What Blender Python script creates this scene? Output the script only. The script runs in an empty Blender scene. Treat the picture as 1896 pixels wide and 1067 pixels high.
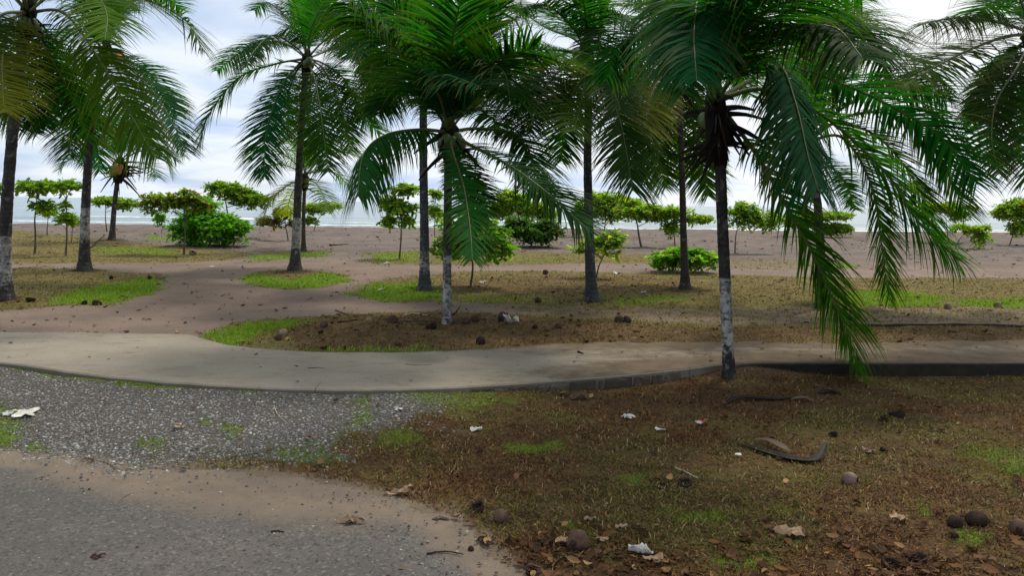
import bpy, math, random
import numpy as np
from mathutils import Vector, Matrix

# ------------------------------------------------------------------ camera
W0, H0, FPX = 1896.0, 1067.0, 1432.0
CAM_H = 2.2
PITCH, ROLL = math.radians(6.24), math.radians(0.785)
sc = bpy.context.scene
COL = sc.collection
fwd = Vector((0, math.cos(PITCH), -math.sin(PITCH)))
r0 = Vector((1, 0, 0)); u0 = r0.cross(fwd)
CR = r0 * math.cos(ROLL) + u0 * math.sin(ROLL)
CU = u0 * math.cos(ROLL) - r0 * math.sin(ROLL)
CP = Vector((0, 0, CAM_H))
cam = bpy.data.cameras.new('camera')
cam.sensor_width = 36.0
cam.lens = 36.0 * FPX / W0
cam.clip_start = 0.05
cam.clip_end = 60000
camo = bpy.data.objects.new('camera', cam)
M = Matrix.Identity(4)
for i in range(3):
    M[i][0] = CR[i]; M[i][1] = CU[i]; M[i][2] = -fwd[i]; M[i][3] = CP[i]
camo.matrix_world = M
COL.objects.link(camo)
sc.camera = camo

# ------------------------------------------------------------------ light
SUN_AZ, SUN_EL = math.radians(38), math.radians(58)     # azimuth to the right of the view direction (+Y)
SUN_DIR = Vector((math.sin(SUN_AZ) * math.cos(SUN_EL), math.cos(SUN_AZ) * math.cos(SUN_EL), math.sin(SUN_EL)))
sl = bpy.data.lights.new('sun', 'SUN')
sl.energy = 2.6
sl.angle = math.radians(11)
sl.color = (1.0, 0.93, 0.80)
so = bpy.data.objects.new('sun', sl)
so.rotation_euler = (-SUN_DIR).to_track_quat('-Z', 'Y').to_euler()
so.location = (20, 20, 40)
COL.objects.link(so)

sc.view_settings.view_transform = 'Standard'
sc.view_settings.look = 'None'
sc.view_settings.exposure = 0.25
sc.view_settings.gamma = 1.0
sc.view_settings.use_curve_mapping = False
sc.cycles.max_bounces = 8
sc.cycles.transparent_max_bounces = 8


class NT:
    """tiny helper for node trees"""
    def __init__(s, tree):
        s.t = tree
        tree.nodes.clear()
    def n(s, typ, **kw):
        nd = s.t.nodes.new(typ)
        for k, v in kw.items():
            if k.startswith('i_'):
                nd.inputs[k[2:].replace('_', ' ')].default_value = v
            else:
                setattr(nd, k, v)
        return nd
    def l(s, a, b):
        s.t.links.new(a, b)
    def val(s, inp, v):
        if hasattr(v, 'links') or isinstance(v, bpy.types.NodeSocket):
            s.l(v, inp)
        else:
            inp.default_value = v
    def math(s, op, a, b=0.0, clamp=False):
        m = s.n('ShaderNodeMath', operation=op, use_clamp=clamp)
        s.val(m.inputs[0], a); s.val(m.inputs[1], b)
        return m.outputs[0]
    def ramp(s, x, lo, hi, a=0.0, b=1.0):
        m = s.n('ShaderNodeMapRange', interpolation_type='SMOOTHSTEP')
        s.val(m.inputs[0], x)
        for i, v in enumerate((lo, hi, a, b)):
            s.val(m.inputs[i + 1], v)
        return m.outputs[0]
    def mix(s, f, a, b, blend='MIX'):
        m = s.n('ShaderNodeMix', data_type='RGBA', blend_type=blend)
        s.val(m.inputs[0], f); s.val(m.inputs[6], c4(a)); s.val(m.inputs[7], c4(b))
        return m.outputs[2]
    def noise(s, vec, scale, detail=4.0, rough=0.55, dist=0.0, out=0):
        m = s.n('ShaderNodeTexNoise')
        if vec is not None:
            s.l(vec, m.inputs['Vector'])
        m.inputs['Scale'].default_value = scale
        m.inputs['Detail'].default_value = detail
        m.inputs['Roughness'].default_value = rough
        m.inputs['Distortion'].default_value = dist
        return m.outputs[out]
    def mapping(s, vec, scale=(1, 1, 1), loc=(0, 0, 0), rot=(0, 0, 0)):
        m = s.n('ShaderNodeMapping')
        s.l(vec, m.inputs['Vector'])
        m.inputs['Scale'].default_value = scale
        m.inputs['Location'].default_value = loc
        m.inputs['Rotation'].default_value = rot
        return m.outputs[0]
    def bump(s, h, strength=0.5, dist=0.02, normal=None):
        b = s.n('ShaderNodeBump')
        b.inputs['Strength'].default_value = strength
        b.inputs['Distance'].default_value = dist
        s.l(h, b.inputs['Height'])
        if normal is not None:
            s.l(normal, b.inputs['Normal'])
        return b.outputs[0]


def c4(c):
    if isinstance(c, (tuple, list)) and len(c) == 3:
        return (c[0], c[1], c[2], 1.0)
    return c


# ------------------------------------------------------------------ sky
w = bpy.data.worlds.new('World')
sc.world = w
w.use_nodes = True
t = NT(w.node_tree)
out = t.n('ShaderNodeOutputWorld')
sky = t.n('ShaderNodeTexSky', sky_type='NISHITA', sun_disc=False)
sky.sun_elevation = SUN_EL
sky.sun_rotation = SUN_AZ
sky.dust_density = 0.6
bg1 = t.n('ShaderNodeBackground'); bg1.inputs[1].default_value = 0.10
t.l(sky.outputs[0], bg1.inputs[0])
tc = t.n('ShaderNodeTexCoord')
sep = t.n('ShaderNodeSeparateXYZ'); t.l(tc.outputs['Generated'], sep.inputs[0])
zz = t.math('ADD', t.math('MAXIMUM', sep.outputs[2], 0.0), 0.16)
px = t.math('DIVIDE', sep.outputs[0], zz)
py = t.math('DIVIDE', sep.outputs[1], zz)
comb = t.n('ShaderNodeCombineXYZ'); t.l(px, comb.inputs[0]); t.l(py, comb.inputs[1])
n1 = t.noise(t.mapping(comb.outputs[0], (0.8, 0.8, 1), (3.1, 1.7, 0)), 1.0, 8.0, 0.6, 0.6)
n2 = t.noise(t.mapping(comb.outputs[0], (1.0, 1.0, 1), (7.3, 4.2, 0)), 1.1, 6.0, 0.52, 0.3)
# glow of the veiled sun through the cloud deck
dot = t.n('ShaderNodeVectorMath', operation='DOT_PRODUCT')
t.l(tc.outputs['Generated'], dot.inputs[0]); dot.inputs[1].default_value = SUN_DIR
glow = t.ramp(dot.outputs['Value'], 0.30, 0.92)
cover = t.ramp(t.math('ADD', n1, t.math('MULTIPLY', glow, 0.22)), 0.36, 0.60, 0.78, 1.0)
ccol = t.mix(t.ramp(n2, 0.36, 0.60), (0.48, 0.61, 0.84), (0.84, 0.89, 0.96))
ccol = t.mix(glow, ccol, (1.02, 1.02, 1.0))
bg2 = t.n('ShaderNodeBackground'); bg2.inputs[1].default_value = 0.95
t.l(ccol, bg2.inputs[0])
mx = t.n('ShaderNodeMixShader')
t.l(cover, mx.inputs[0]); t.l(bg1.outputs[0], mx.inputs[1]); t.l(bg2.outputs[0], mx.inputs[2])
t.l(mx.outputs[0], out.inputs[0])

# ------------------------------------------------------------------ helpers
rng = np.random.default_rng(7)
random.seed(7)
ZB = 0.125           # level of everything behind the walkway's front edge


def ray(u, v):
    return fwd + CR * ((u - W0 / 2) / FPX) + CU * ((H0 / 2 - v) / FPX)


def gp(u, v, z=ZB):
    d = ray(u, v)
    return CP + d * ((z - CAM_H) / d.z)


def at(u, v, y):
    d = ray(u, v)
    return CP + d * (y / d.y)


def hashn(ix, iy, seed):
    h = (ix.astype(np.int64) * 374761393 + iy.astype(np.int64) * 668265263 + seed * 1442695041) & 0x7fffffff
    h = ((h ^ (h >> 13)) * 1274126177) & 0x7fffffff
    return ((h ^ (h >> 16)) & 0xffff) / 65535.0


def vnoise(x, y, seed=0):
    ix = np.floor(x); iy = np.floor(y)
    fx = x - ix; fy = y - iy
    fx = fx * fx * (3 - 2 * fx); fy = fy * fy * (3 - 2 * fy)
    a = hashn(ix, iy, seed); b = hashn(ix + 1, iy, seed)
    c = hashn(ix, iy + 1, seed); d = hashn(ix + 1, iy + 1, seed)
    return a + (b - a) * fx + (c - a) * fy + (a - b - c + d) * fx * fy


def fbm(x, y, seed=0, oct=4):
    s = 0.0; a = 0.5; f = 1.0
    for k in range(oct):
        s = s + a * vnoise(x * f, y * f, seed + k * 17)
        a *= 0.5; f *= 2.03
    return s / (1 - 0.5 ** oct)


def sstep(x, a, b):
    q = np.clip((x - a) / (b - a), 0, 1)
    return q * q * (3 - 2 * q)


def sdf(poly, x, y):
    """signed distance, positive inside"""
    d = np.full(x.shape, 1e9); ins = np.zeros(x.shape, bool)
    n = len(poly)
    for i in range(n):
        ax, ay = poly[i]; bx, by = poly[(i + 1) % n]
        ex, ey = bx - ax, by - ay
        q = np.clip(((x - ax) * ex + (y - ay) * ey) / max(ex * ex + ey * ey, 1e-12), 0, 1)
        d = np.minimum(d, np.hypot(x - ax - q * ex, y - ay - q * ey))
        c = (ay > y) != (by > y)
        with np.errstate(divide='ignore', invalid='ignore'):
            xi = ax + (y - ay) * ex / (ey if ey != 0 else 1e-12)
        ins ^= c & (x < xi)
    return np.where(ins, d, -d)


def raw_mesh(name, V, F, cols=None, smooth=False):
    """V (n,3); F (m,k) all the same k; cols (n,3) per vertex"""
    me = bpy.data.meshes.new(name)
    V = np.asarray(V, np.float32); F = np.asarray(F, np.int32)
    m, k = F.shape
    me.vertices.add(len(V)); me.vertices.foreach_set('co', V.ravel())
    me.loops.add(m * k); me.loops.foreach_set('vertex_index', F.ravel())
    me.polygons.add(m)
    me.polygons.foreach_set('loop_start', np.arange(m, dtype=np.int32) * k)
    me.polygons.foreach_set('loop_total', np.full(m, k, np.int32))
    me.polygons.foreach_set('use_smooth', np.full(m, smooth))
    me.update(calc_edges=True)
    if cols is not None:
        for nm, c in (cols.items() if isinstance(cols, dict) else {'Col': cols}.items()):
            a = me.attributes.new(nm, 'FLOAT_COLOR', 'POINT')
            cc = np.ones((len(V), 4), np.float32); cc[:, :3] = c
            a.data.foreach_set('color', cc.ravel())
    return me


def link(name, me, mat, parent=None, loc=(0, 0, 0)):
    o = bpy.data.objects.new(name, me)
    if mat is not None and me is not None and not me.materials:
        me.materials.append(mat)
    COL.objects.link(o)
    if parent is not None:
        o.parent = parent
    o.location = loc
    return o


def tag(o, label=None, cat=None, group=None, kind=None):
    if label: o['label'] = label
    if cat: o['category'] = cat
    if group: o['group'] = group
    if kind: o['kind'] = kind
    return o


def empty(name, loc):
    o = bpy.data.objects.new(name, None)
    o.empty_display_size = 0.2
    o.location = loc
    COL.objects.link(o)
    return o


def spline(P, n):
    """Catmull-Rom through P resampled to n points evenly by arc length"""
    P = np.array([tuple(p) for p in P], float)
    if len(P) == 2:
        Q = P[0] + (P[1] - P[0]) * np.linspace(0, 1, 60)[:, None]
    else:
        E = np.vstack([2 * P[0] - P[1], P, 2 * P[-1] - P[-2]])
        Q = []
        for i in range(1, len(E) - 2):
            s = np.linspace(0, 1, 24, endpoint=(i == len(E) - 3))[:, None]
            p0, p1, p2, p3 = E[i - 1], E[i], E[i + 1], E[i + 2]
            Q.append(0.5 * ((2 * p1) + (p2 - p0) * s + (2 * p0 - 5 * p1 + 4 * p2 - p3) * s ** 2 + (3 * p1 - p0 - 3 * p2 + p3) * s ** 3))
        Q = np.vstack(Q)
    L = np.concatenate([[0], np.cumsum(np.linalg.norm(np.diff(Q, axis=0), axis=1))])
    s = np.linspace(0, L[-1], n)
    return np.stack([np.interp(s, L, Q[:, k]) for k in range(3)], 1), L[-1]


def norm(a):
    return a / np.maximum(np.linalg.norm(a, axis=-1, keepdims=True), 1e-9)


def tube(C, R, sides=8, squash=1.0, wob=None, caps=True):
    """tube along the points C with radii R: verts, quad faces"""
    C = np.asarray(C, float); n = len(C)
    T = norm(np.gradient(C, axis=0))
    ref = np.array([0.0, 0, 1]) if abs(T[0][2]) < 0.9 else np.array([1.0, 0, 0])
    A = norm(ref - T * (T @ ref)[:, None]); B = np.cross(T, A)
    ang = np.linspace(0, 2 * math.pi, sides, endpoint=False)
    rr = np.asarray(R, float)[:, None] * np.ones((1, sides))
    if wob is not None:
        rr = rr * wob
    V = C[:, None, :] + rr[:, :, None] * (np.cos(ang)[None, :, None] * A[:, None, :] + squash * np.sin(ang)[None, :, None] * B[:, None, :])
    V = V.reshape(-1, 3)
    i = np.arange(n - 1)[:, None]; j = np.arange(sides)[None, :]
    a = i * sides + j; b = i * sides + (j + 1) % sides
    F = np.stack([a, b, b + sides, a + sides], -1).reshape(-1, 4)
    if caps and sides % 2 == 0:
        ex = []
        for base in (0, (n - 1) * sides):
            for k in range(sides // 2 - 1):
                ex.append([base + k, base + k + 1, base + sides - 2 - k, base + sides - 1 - k])
        F = np.vstack([F, ex])
    return V, F


# ------------------------------------------------------------------ materials
def principled(name, rough=0.8, spec=0.3):
    m = bpy.data.materials.new(name); m.use_nodes = True
    t = NT(m.node_tree)
    o = t.n('ShaderNodeOutputMaterial')
    p = t.n('ShaderNodeBsdfPrincipled')
    p.inputs['Roughness'].default_value = rough
    p.inputs['Specular IOR Level'].default_value = spec
    t.l(p.outputs[0], o.inputs[0])
    return m, t, p, o


def attr(t, name='Col'):
    return t.n('ShaderNodeAttribute', attribute_name=name)


def mat_leaf(name, trans=0.3, rough=0.45, spec=0.45, tint=(1.5, 1.6, 0.5), var=0.35):
    m, t, p, o = principled(name, rough, spec)
    a = attr(t)
    tcn = t.n('ShaderNodeTexCoord')
    nz = t.noise(tcn.outputs['Object'], 2.3, 3.0)
    col = t.mix(t.ramp(nz, 0.3, 0.7, 0, var), a.outputs[0], t.mix(1.0, a.outputs[0], (1.5, 1.25, 0.7), 'MULTIPLY'))
    t.l(col, p.inputs['Base Color'])
    tr = t.n('ShaderNodeBsdfTranslucent')
    t.l(t.mix(1.0, col, tint, 'MULTIPLY'), tr.inputs[0])
    mx = t.n('ShaderNodeMixShader'); mx.inputs[0].default_value = trans
    t.l(p.outputs[0], mx.inputs[1]); t.l(tr.outputs[0], mx.inputs[2]); t.l(mx.outputs[0], o.inputs[0])
    return m


M_PALM = mat_leaf('palm_leaflet', 0.44, 0.6, 0.05, (1.6, 2.1, 0.35), 0.2)
M_ALM = mat_leaf('almond_leaf', 0.5, 0.5, 0.15, (1.7, 1.7, 0.5))
M_GRASS = mat_leaf('grass_blade', 0.30, 0.7, 0.15, (1.3, 1.3, 0.5), 0.2)
M_DEAD = mat_leaf('dead_leaf', 0.08, 0.8, 0.1, (1.2, 1.0, 0.7), 0.5)


def mat_simple(name, c1, c2, scale=6.0, rough=0.85, spec=0.2, bump=0.4, bd=0.01, stretch=(1, 1, 1)):
    m, t, p, o = principled(name, rough, spec)
    tcn = t.n('ShaderNodeTexCoord')
    v = t.mapping(tcn.outputs['Object'], stretch)
    nz = t.noise(v, scale, 6.0, 0.65)
    t.l(t.mix(t.ramp(nz, 0.3, 0.7), c1, c2), p.inputs['Base Color'])
    t.l(t.bump(t.noise(v, scale * 4, 5.0, 0.7), bump, bd), p.inputs['Normal'])
    return m


M_RIB = mat_simple('frond_midrib', (0.055, 0.075, 0.018), (0.10, 0.115, 0.03), 3.0, 0.5, 0.4, 0.1)
M_FIBRE = mat_simple('palm_fibre', (0.008, 0.007, 0.007), (0.020, 0.015, 0.012), 9.0, 0.95, 0.1, 0.8, 0.02, (1, 1, 0.2))
M_STUB = mat_simple('dead_petiole', (0.012, 0.010, 0.009), (0.030, 0.022, 0.017), 5.0, 0.9, 0.15, 0.5, 0.01)
M_NUTG = mat_simple('green_coconut', (0.05, 0.10, 0.025), (0.09, 0.13, 0.04), 6.0, 0.4, 0.4, 0.1)
M_NUTO = mat_simple('orange_coconut', (0.30, 0.11, 0.03), (0.42, 0.18, 0.05), 6.0, 0.45, 0.4, 0.1)
M_BRAN = mat_simple('bark', (0.06, 0.048, 0.036), (0.14, 0.115, 0.09), 14.0, 0.9, 0.15, 0.8, 0.01, (1, 1, 0.4))


def mat_trunk(name, paint_h, base1, base2, paint_lo=0.0, wear=0.5):
    """ringed grey palm trunk with an old coat of lime wash between two heights"""
    m, t, p, o = principled(name, 0.9, 0.15)
    tcn = t.n('ShaderNodeTexCoord')
    v = tcn.outputs['Object']
    sp = t.n('ShaderNodeSeparateXYZ'); t.l(v, sp.inputs[0])
    nb = t.noise(v, 5.0, 6.0, 0.65)
    nf = t.noise(t.mapping(v, (1, 1, 0.35)), 34.0, 5.0, 0.7)
    col = t.mix(t.ramp(nb, 0.3, 0.7), base1, base2)
    col = t.mix(t.ramp(nf, 0.52, 0.72, 0, 0.6), col, (0.02, 0.018, 0.016))
    ring = t.math('SINE', t.math('ADD', t.math('MULTIPLY', sp.outputs[2], 70.0), t.math('MULTIPLY', nb, 16.0)))
    col = t.mix(t.ramp(t.math('ADD', ring, t.math('MULTIPLY', t.math('SUBTRACT', nf, 0.5), 2.0)), 0.3, 1.2, 0, 0.5), col, (0.025, 0.021, 0.018))
    lich = t.noise(t.mapping(v, (1, 1, 0.7), (4, 2, 1)), 9.0, 5.0, 0.6)
    col = t.mix(t.ramp(lich, 0.56, 0.66, 0, 0.55), col, (0.22, 0.23, 0.20))
    col = t.mix(t.ramp(t.noise(v, 24.0, 4.0, 0.7), 0.55, 0.68, 0, 0.6), col, (0.10, 0.085, 0.065))
    if paint_h > 0:
        z = t.math('ADD', sp.outputs[2], t.math('MULTIPLY', t.math('SUBTRACT', nb, 0.5), 0.10))
        up = t.ramp(z, paint_h - 0.02, paint_h + 0.02, 1, 0)
        lo = t.ramp(t.math('ADD', z, t.math('MULTIPLY', t.math('SUBTRACT', lich, 0.5), 1.2)), paint_lo, paint_lo + 0.12)
        worn = t.ramp(t.math('ADD', t.math('MULTIPLY', t.noise(t.mapping(v, (1, 1, 1.6)), 16.0, 6.0, 0.75), 0.6), t.math('MULTIPLY', lich, 0.4)), 0.54 - 0.10 * wear, 0.62 - 0.10 * wear, 1, 0)
        f = t.math('MULTIPLY', t.math('MULTIPLY', up, lo), worn)
        col = t.mix(t.math('MULTIPLY', f, 0.8), col, t.mix(t.ramp(lich, 0.3, 0.6), (0.50, 0.49, 0.46), (0.26, 0.26, 0.24)))
    t.l(col, p.inputs['Base Color'])
    h = t.math('ADD', t.math('MULTIPLY', ring, 0.15), nf)
    t.l(t.bump(h, 1.0, 0.02), p.inputs['Normal'])
    return m


# ------------------------------------------------------------------ ground layout (points read off the photo, laid on the ground)
def G(pts, z=ZB):
    return [tuple(gp(u, v, z))[:2] for u, v in pts]


FRONT_PX = [(0, 672), (60, 679), (130, 690), (200, 699), (300, 708), (400, 715), (500, 720), (620, 723), (740, 722), (850, 718), (950, 712),
            (1050, 704), (1150, 696), (1270, 684)]
BACK_PX = [(0, 616), (180, 618), (355, 621), (375, 628), (420, 640), (500, 649), (600, 654), (720, 655), (850, 651), (940, 645), (1020, 639),
           (1100, 637), (1250, 636), (1400, 637), (1600, 636), (1896, 633)]
front = G(FRONT_PX)
p0 = gp(0, 672); p1 = gp(60, 679)
front = [(-40.0, front[0][1] + 9.0), (-12.0, front[0][1] + 2.4)] + front
wall_px = [(1330, 676), (1400, 671), (1640, 671), (1896, 671)]
front += G(wall_px)
front += [(14.0, front[-1][1] + 0.05), (45.0, front[-1][1] + 0.3)]
back = G(BACK_PX)
back = [(-40.0, back[0][1] + 10.0), (-12.5, back[0][1] + 1.1)] + back + [(16.0, back[-1][1] + 0.1), (45.0, back[-1][1] + 0.4)]
FX = np.array([p[0] for p in front]); FY = np.array([p[1] for p in front])
BX = np.array([p[0] for p in back]); BY = np.array([p[1] for p in back])


def yfront(x):
    return np.interp(x, FX, FY)


def yback(x):
    return np.interp(x, BX, BY)


def ycrest(x):
    return np.clip(63.4 + 0.143 * x, 50, 76)


MOUNDS = [(tuple(gp(u, v))[:2], r, h) for u, v, r, h in ((8, 556, 0.5, 0.05), (156, 503, 0.6, 0.06), (546, 505, 0.65, 0.06), (786, 537, 0.5, 0.05), (828, 600, 0.55, 0.05),
                                                            (1096, 558, 0.5, 0.05), (1269, 540, 0.6, 0.09), (1522, 570, 0.5, 0.05), (207, 447, 0.7, 0.08))]


def mounds(x, y):
    m = np.zeros(np.shape(x))
    for (mx_, my_), r, h in MOUNDS:
        m = np.maximum(m, h * np.exp(-((x - mx_) ** 2 + (y - my_) ** 2) / (r * r)))
    return m


def height(x, y):
    """terrain height"""
    x = np.asarray(x, float); y = np.asarray(y, float)
    yf = yfront(x)
    left = 1 - sstep(x, -1.2, 1.4)
    ramp = sstep(y, yf - 2.6, yf - 0.15) * 0.095 * left
    bumps = (fbm(x * 0.9, y * 0.9, 3) - 0.5) * 0.05 + (fbm(x * 4, y * 4, 5, 3) - 0.5) * 0.022
    roadmask = sstep(y, 5.2, 7.5) * (1 - sstep(x, -0.5, 1.0)) + sstep(x, -0.5, 1.0)
    hf = ramp + bumps * np.clip(0.25 + 0.75 * roadmask, 0, 1) - 0.012
    mound = 0.10 * np.exp(-(((x - 3.0) / 0.75) ** 2 + ((y - 10.25) / 0.45) ** 2))
    hf = hf + mound - 0.06 * sstep(x, 3.4, 4.6) * sstep(y, yf - 3.0, yf - 0.6)
    yb = yback(x)
    behind = sstep(y, yb + 0.02, yb + 0.5)
    und = (fbm(x * 0.35, y * 0.35, 9) - 0.5) * 0.06 + (fbm(x * 2.2, y * 2.2, 11, 3) - 0.5) * 0.045 + (fbm(x * 6, y * 6, 13, 2) - 0.5) * 0.02
    beach = sstep(y, 27, 45)
    dune = (fbm(x * 0.22, y * 0.3, 21) - 0.5) * 0.34 + (fbm(x * 1.1, y * 1.1, 23) - 0.5) * 0.30 + (fbm(x * 3.5, y * 3.5, 25, 3) - 0.5) * 0.10
    yc = ycrest(x)
    hb = ZB - 0.03 + 0.034 * behind + und * behind * (1 - beach) + beach * (0.03 + dune * 0.8)
    hb = hb + mounds(x, y) * behind
    hb = np.where(y < yb, ZB - 0.05, hb)
    fall = np.clip((y - yc) / 22.0, 0, 1)
    hb = hb - 2.6 * fall * fall * (3 - 2 * fall)
    return np.where(y < yf + 0.06, hf, hb)


def hz(x, y):
    return float(height(np.array([x]), np.array([y]))[0])


def ground(u, v):
    """point on the terrain under a pixel of the photograph"""
    z = 0.0 if v > 690 else ZB
    for _ in range(6):
        p = gp(u, v, z)
        z = hz(p.x, p.y)
    return gp(u, v, z)


# zones: name -> list of (pixel polygon, level, softness in metres, weight)
ZONES = {
    'dry': [  # dry grass and litter over soil
        ([(-60, 497), (130, 498), (290, 507), (303, 518), (280, 540), (210, 565), (0, 577), (-200, 580)], ZB, 0.5, 1.0),
        ([(-60, 425), (60, 430), (150, 440), (330, 458), (470, 468), (450, 480), (330, 487), (-60, 490)], ZB, 1.2, 0.8),
        ([(445, 515), (480, 503), (560, 499), (640, 508), (645, 520), (600, 533), (540, 536), (480, 531)], ZB, 0.3, 1.0),
        ([(652, 545), (685, 522), (760, 512), (860, 503), (1000, 502), (1300, 508), (1600, 515), (2000, 515), (2000, 572), (1600, 569), (1300, 575), (1100, 571), (900, 563), (700, 561)], ZB, 0.5, 1.0),
        ([(372, 622), (420, 602), (520, 592), (650, 583), (800, 580), (1000, 585), (1300, 601), (1600, 606), (2000, 604), (2000, 632), (1400, 635), (1100, 636), (1000, 640), (900, 648), (720, 655), (540, 652), (430, 641)], ZB, 0.25, 1.0),
        ([(880, 560), (1300, 572), (2000, 568), (2000, 610), (1300, 604), (1000, 590)], ZB, 0.4, 0.48),
        ([(665, 470), (800, 464), (1210, 472), (1210, 488), (800, 492), (690, 488)], ZB, 0.9, 0.75),
        ([(440, 470), (520, 464), (620, 466), (600, 478), (460, 487)], ZB, 0.8, 0.5),
        ([(1340, 478), (1580, 486), (1590, 500), (1400, 502), (1300, 492)], ZB, 1.0, 0.5),
    ],
    'green': [
        ([(120, 545), (180, 530), (240, 520), (300, 512), (303, 520), (280, 540), (220, 562), (100, 567), (110, 556)], ZB, 0.45, 1.0),
        ([(445, 515), (470, 505), (500, 512), (540, 517), (600, 505), (642, 510), (642, 522), (590, 533), (520, 534), (470, 528)], ZB, 0.3, 1.0),
        ([(655, 545), (690, 525), (770, 527), (830, 545), (810, 558), (700, 558)], ZB, 0.5, 1.0),
        ([(820, 545), (1000, 550), (1000, 560), (830, 560)], ZB, 0.5, 0.35),
        ([(1120, 552), (1260, 548), (1280, 560), (1140, 566)], ZB, 0.5, 0.55),
        ([(1540, 543), (1640, 536), (1760, 550), (1750, 566), (1560, 567)], ZB, 0.4, 1.0),
        ([(1775, 555), (1990, 550), (1990, 571), (1790, 570)], ZB, 0.5, 0.8),
        ([(372, 622), (430, 604), (560, 595), (575, 602), (500, 613), (470, 630), (430, 640)], ZB, 0.25, 0.95),
        ([(560, 646), (800, 640), (820, 648), (620, 654)], ZB, 0.15, 0.5),
        ([(170, 455), (330, 462), (330, 476), (180, 470)], ZB, 0.9, 0.55),
        ([(265, 437), (330, 440), (330, 446), (270, 445)], ZB, 0.7, 0.7),
        ([(670, 470), (780, 467), (780, 485), (690, 485)], ZB, 0.7, 0.6),
        ([(450, 474), (620, 465), (600, 476), (470, 484)], ZB, 0.5, 0.7),
        ([(800, 478), (1050, 480), (1050, 487), (800, 488)], ZB, 0.7, 0.35),
        ([(1530, 487), (1580, 488), (1580, 498), (1530, 498)], ZB, 0.4, 0.8),
        # front
        ([(20, 678), (130, 691), (300, 709), (400, 716), (400, 722), (300, 724), (150, 708), (20, 688)], 0.06, 0.12, 1.0),
        ([(415, 717), (500, 722), (480, 733), (430, 730)], 0.06, 0.08, 0.8),
        ([(-40, 745), (30, 770), (40, 800), (20, 830), (-60, 830)], 0.0, 0.15, 0.8),
        ([(60, 822), (90, 822), (85, 840), (60, 838)], 0.0, 0.06, 0.7),
        ([(350, 785), (380, 790), (375, 800), (350, 798)], 0.0, 0.06, 0.7),
        ([(410, 790), (440, 800), (430, 822), (408, 815)], 0.0, 0.06, 0.7),
        ([(268, 815), (300, 815), (290, 850), (268, 845)], 0.0, 0.06, 0.7),
        ([(500, 835), (640, 815), (640, 860), (520, 868)], 0.0, 0.2, 0.5),
        ([(640, 760), (690, 740), (700, 790), (640, 810)], 0.0, 0.15, 0.6),
        ([(700, 735), (880, 725), (960, 745), (880, 790), (760, 760)], 0.0, 0.25, 0.55),
        ([(700, 800), (780, 800), (790, 825), (700, 830)], 0.0, 0.15, 0.6),
        ([(940, 815), (1040, 812), (1040, 832), (950, 838)], 0.0, 0.15, 0.75),
        ([(1140, 870), (1200, 870), (1200, 905), (1140, 905)], 0.0, 0.12, 0.6),
        ([(1230, 950), (1350, 945), (1350, 970), (1240, 970)], 0.0, 0.08, 0.85),
        ([(1410, 930), (1470, 930), (1470, 950), (1420, 950)], 0.0, 0.06, 0.6),
        ([(1790, 830), (1960, 820), (1960, 890), (1830, 880)], 0.0, 0.3, 0.6),
        ([(1760, 978), (1830, 975), (1820, 1005), (1760, 1005)], 0.0, 0.05, 0.9),
        ([(1680, 935), (1730, 935), (1730, 950), (1680, 950)], 0.0, 0.05, 0.6),
        ([(1330, 1030), (1430, 1020), (1430, 1060), (1350, 1064)], 0.0, 0.06, 0.7),
        ([(1050, 968), (1090, 968), (1090, 982), (1050, 982)], 0.0, 0.04, 0.8),
    ],
    'gravel': [
        ([(-400, 640), (0, 676), (130, 693), (300, 712), (500, 725), (700, 727), (800, 730), (830, 765), (780, 790), (680, 800), (620, 840), (500, 845), (330, 862), (290, 885), (240, 880), (150, 848), (0, 835), (-400, 820)], 0.02, 0.7, 1.0),
    ],
    'brown': [
        ([(520, 605), (650, 588), (830, 582), (1000, 590), (1300, 606), (1600, 608), (2000, 606), (2000, 630), (1400, 632), (1100, 634), (1000, 638), (900, 646), (720, 650), (560, 645)], ZB, 0.3, 1.0),
        ([(800, 520), (1000, 508), (1300, 515), (1300, 545), (1000, 548), (830, 540)], ZB, 0.6, 0.6),
        ([(1330, 515), (1990, 520), (1990, 545), (1500, 540), (1300, 560)], ZB, 0.6, 0.4),
        ([(1000, 575), (1990, 575), (1990, 605), (1300, 602)], ZB, 0.4, 0.3),
    ],
    'dust': [  # sandy wash at the road's edge
        ([(60, 842), (250, 868), (330, 862), (480, 862), (640, 885), (740, 910), (880, 965), (760, 972), (500, 968), (250, 930), (100, 890)], 0.0, 0.6, 1.0),
    ],
}
ROAD_PX = [(-600, 800), (-200, 828), (0, 836), (130, 846), (240, 868), (330, 868), (480, 872), (620, 889), (740, 921), (850, 960), (900, 1000), (945, 1035), (985, 1067)]
road_poly = G(ROAD_PX, 0.0)
road_poly = road_poly + [(0.55, 2.2), (1.2, -2.0), (2.5, -14.0), (-30.0, -14.0), (-30.0, road_poly[0][1] + 1.0)]


def zone(name, x, y, warp=1.0):
    wx = x + (fbm(x * 1.7, y * 1.7, 31) - 0.5) * 0.7 * warp
    wy = y + (fbm(x * 1.7, y * 1.7, 47) - 0.5) * 0.7 * warp
    fx = (fbm(x * 7, y * 7, 53, 3) - 0.5) * 0.34 * warp; fy = (fbm(x * 7, y * 7, 59, 3) - 0.5) * 0.34 * warp
    m = np.zeros(x.shape)
    for poly, z, soft, wt in ZONES[name]:
        P = G(poly, z)
        k = min(1.0, soft * 2)
        m = np.maximum(m, wt * sstep(sdf(P, x + (wx - x) * k + fx, y + (wy - y) * k + fy), -soft * 0.6 - 0.04, soft * 0.6 + 0.04))
    return m


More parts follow.
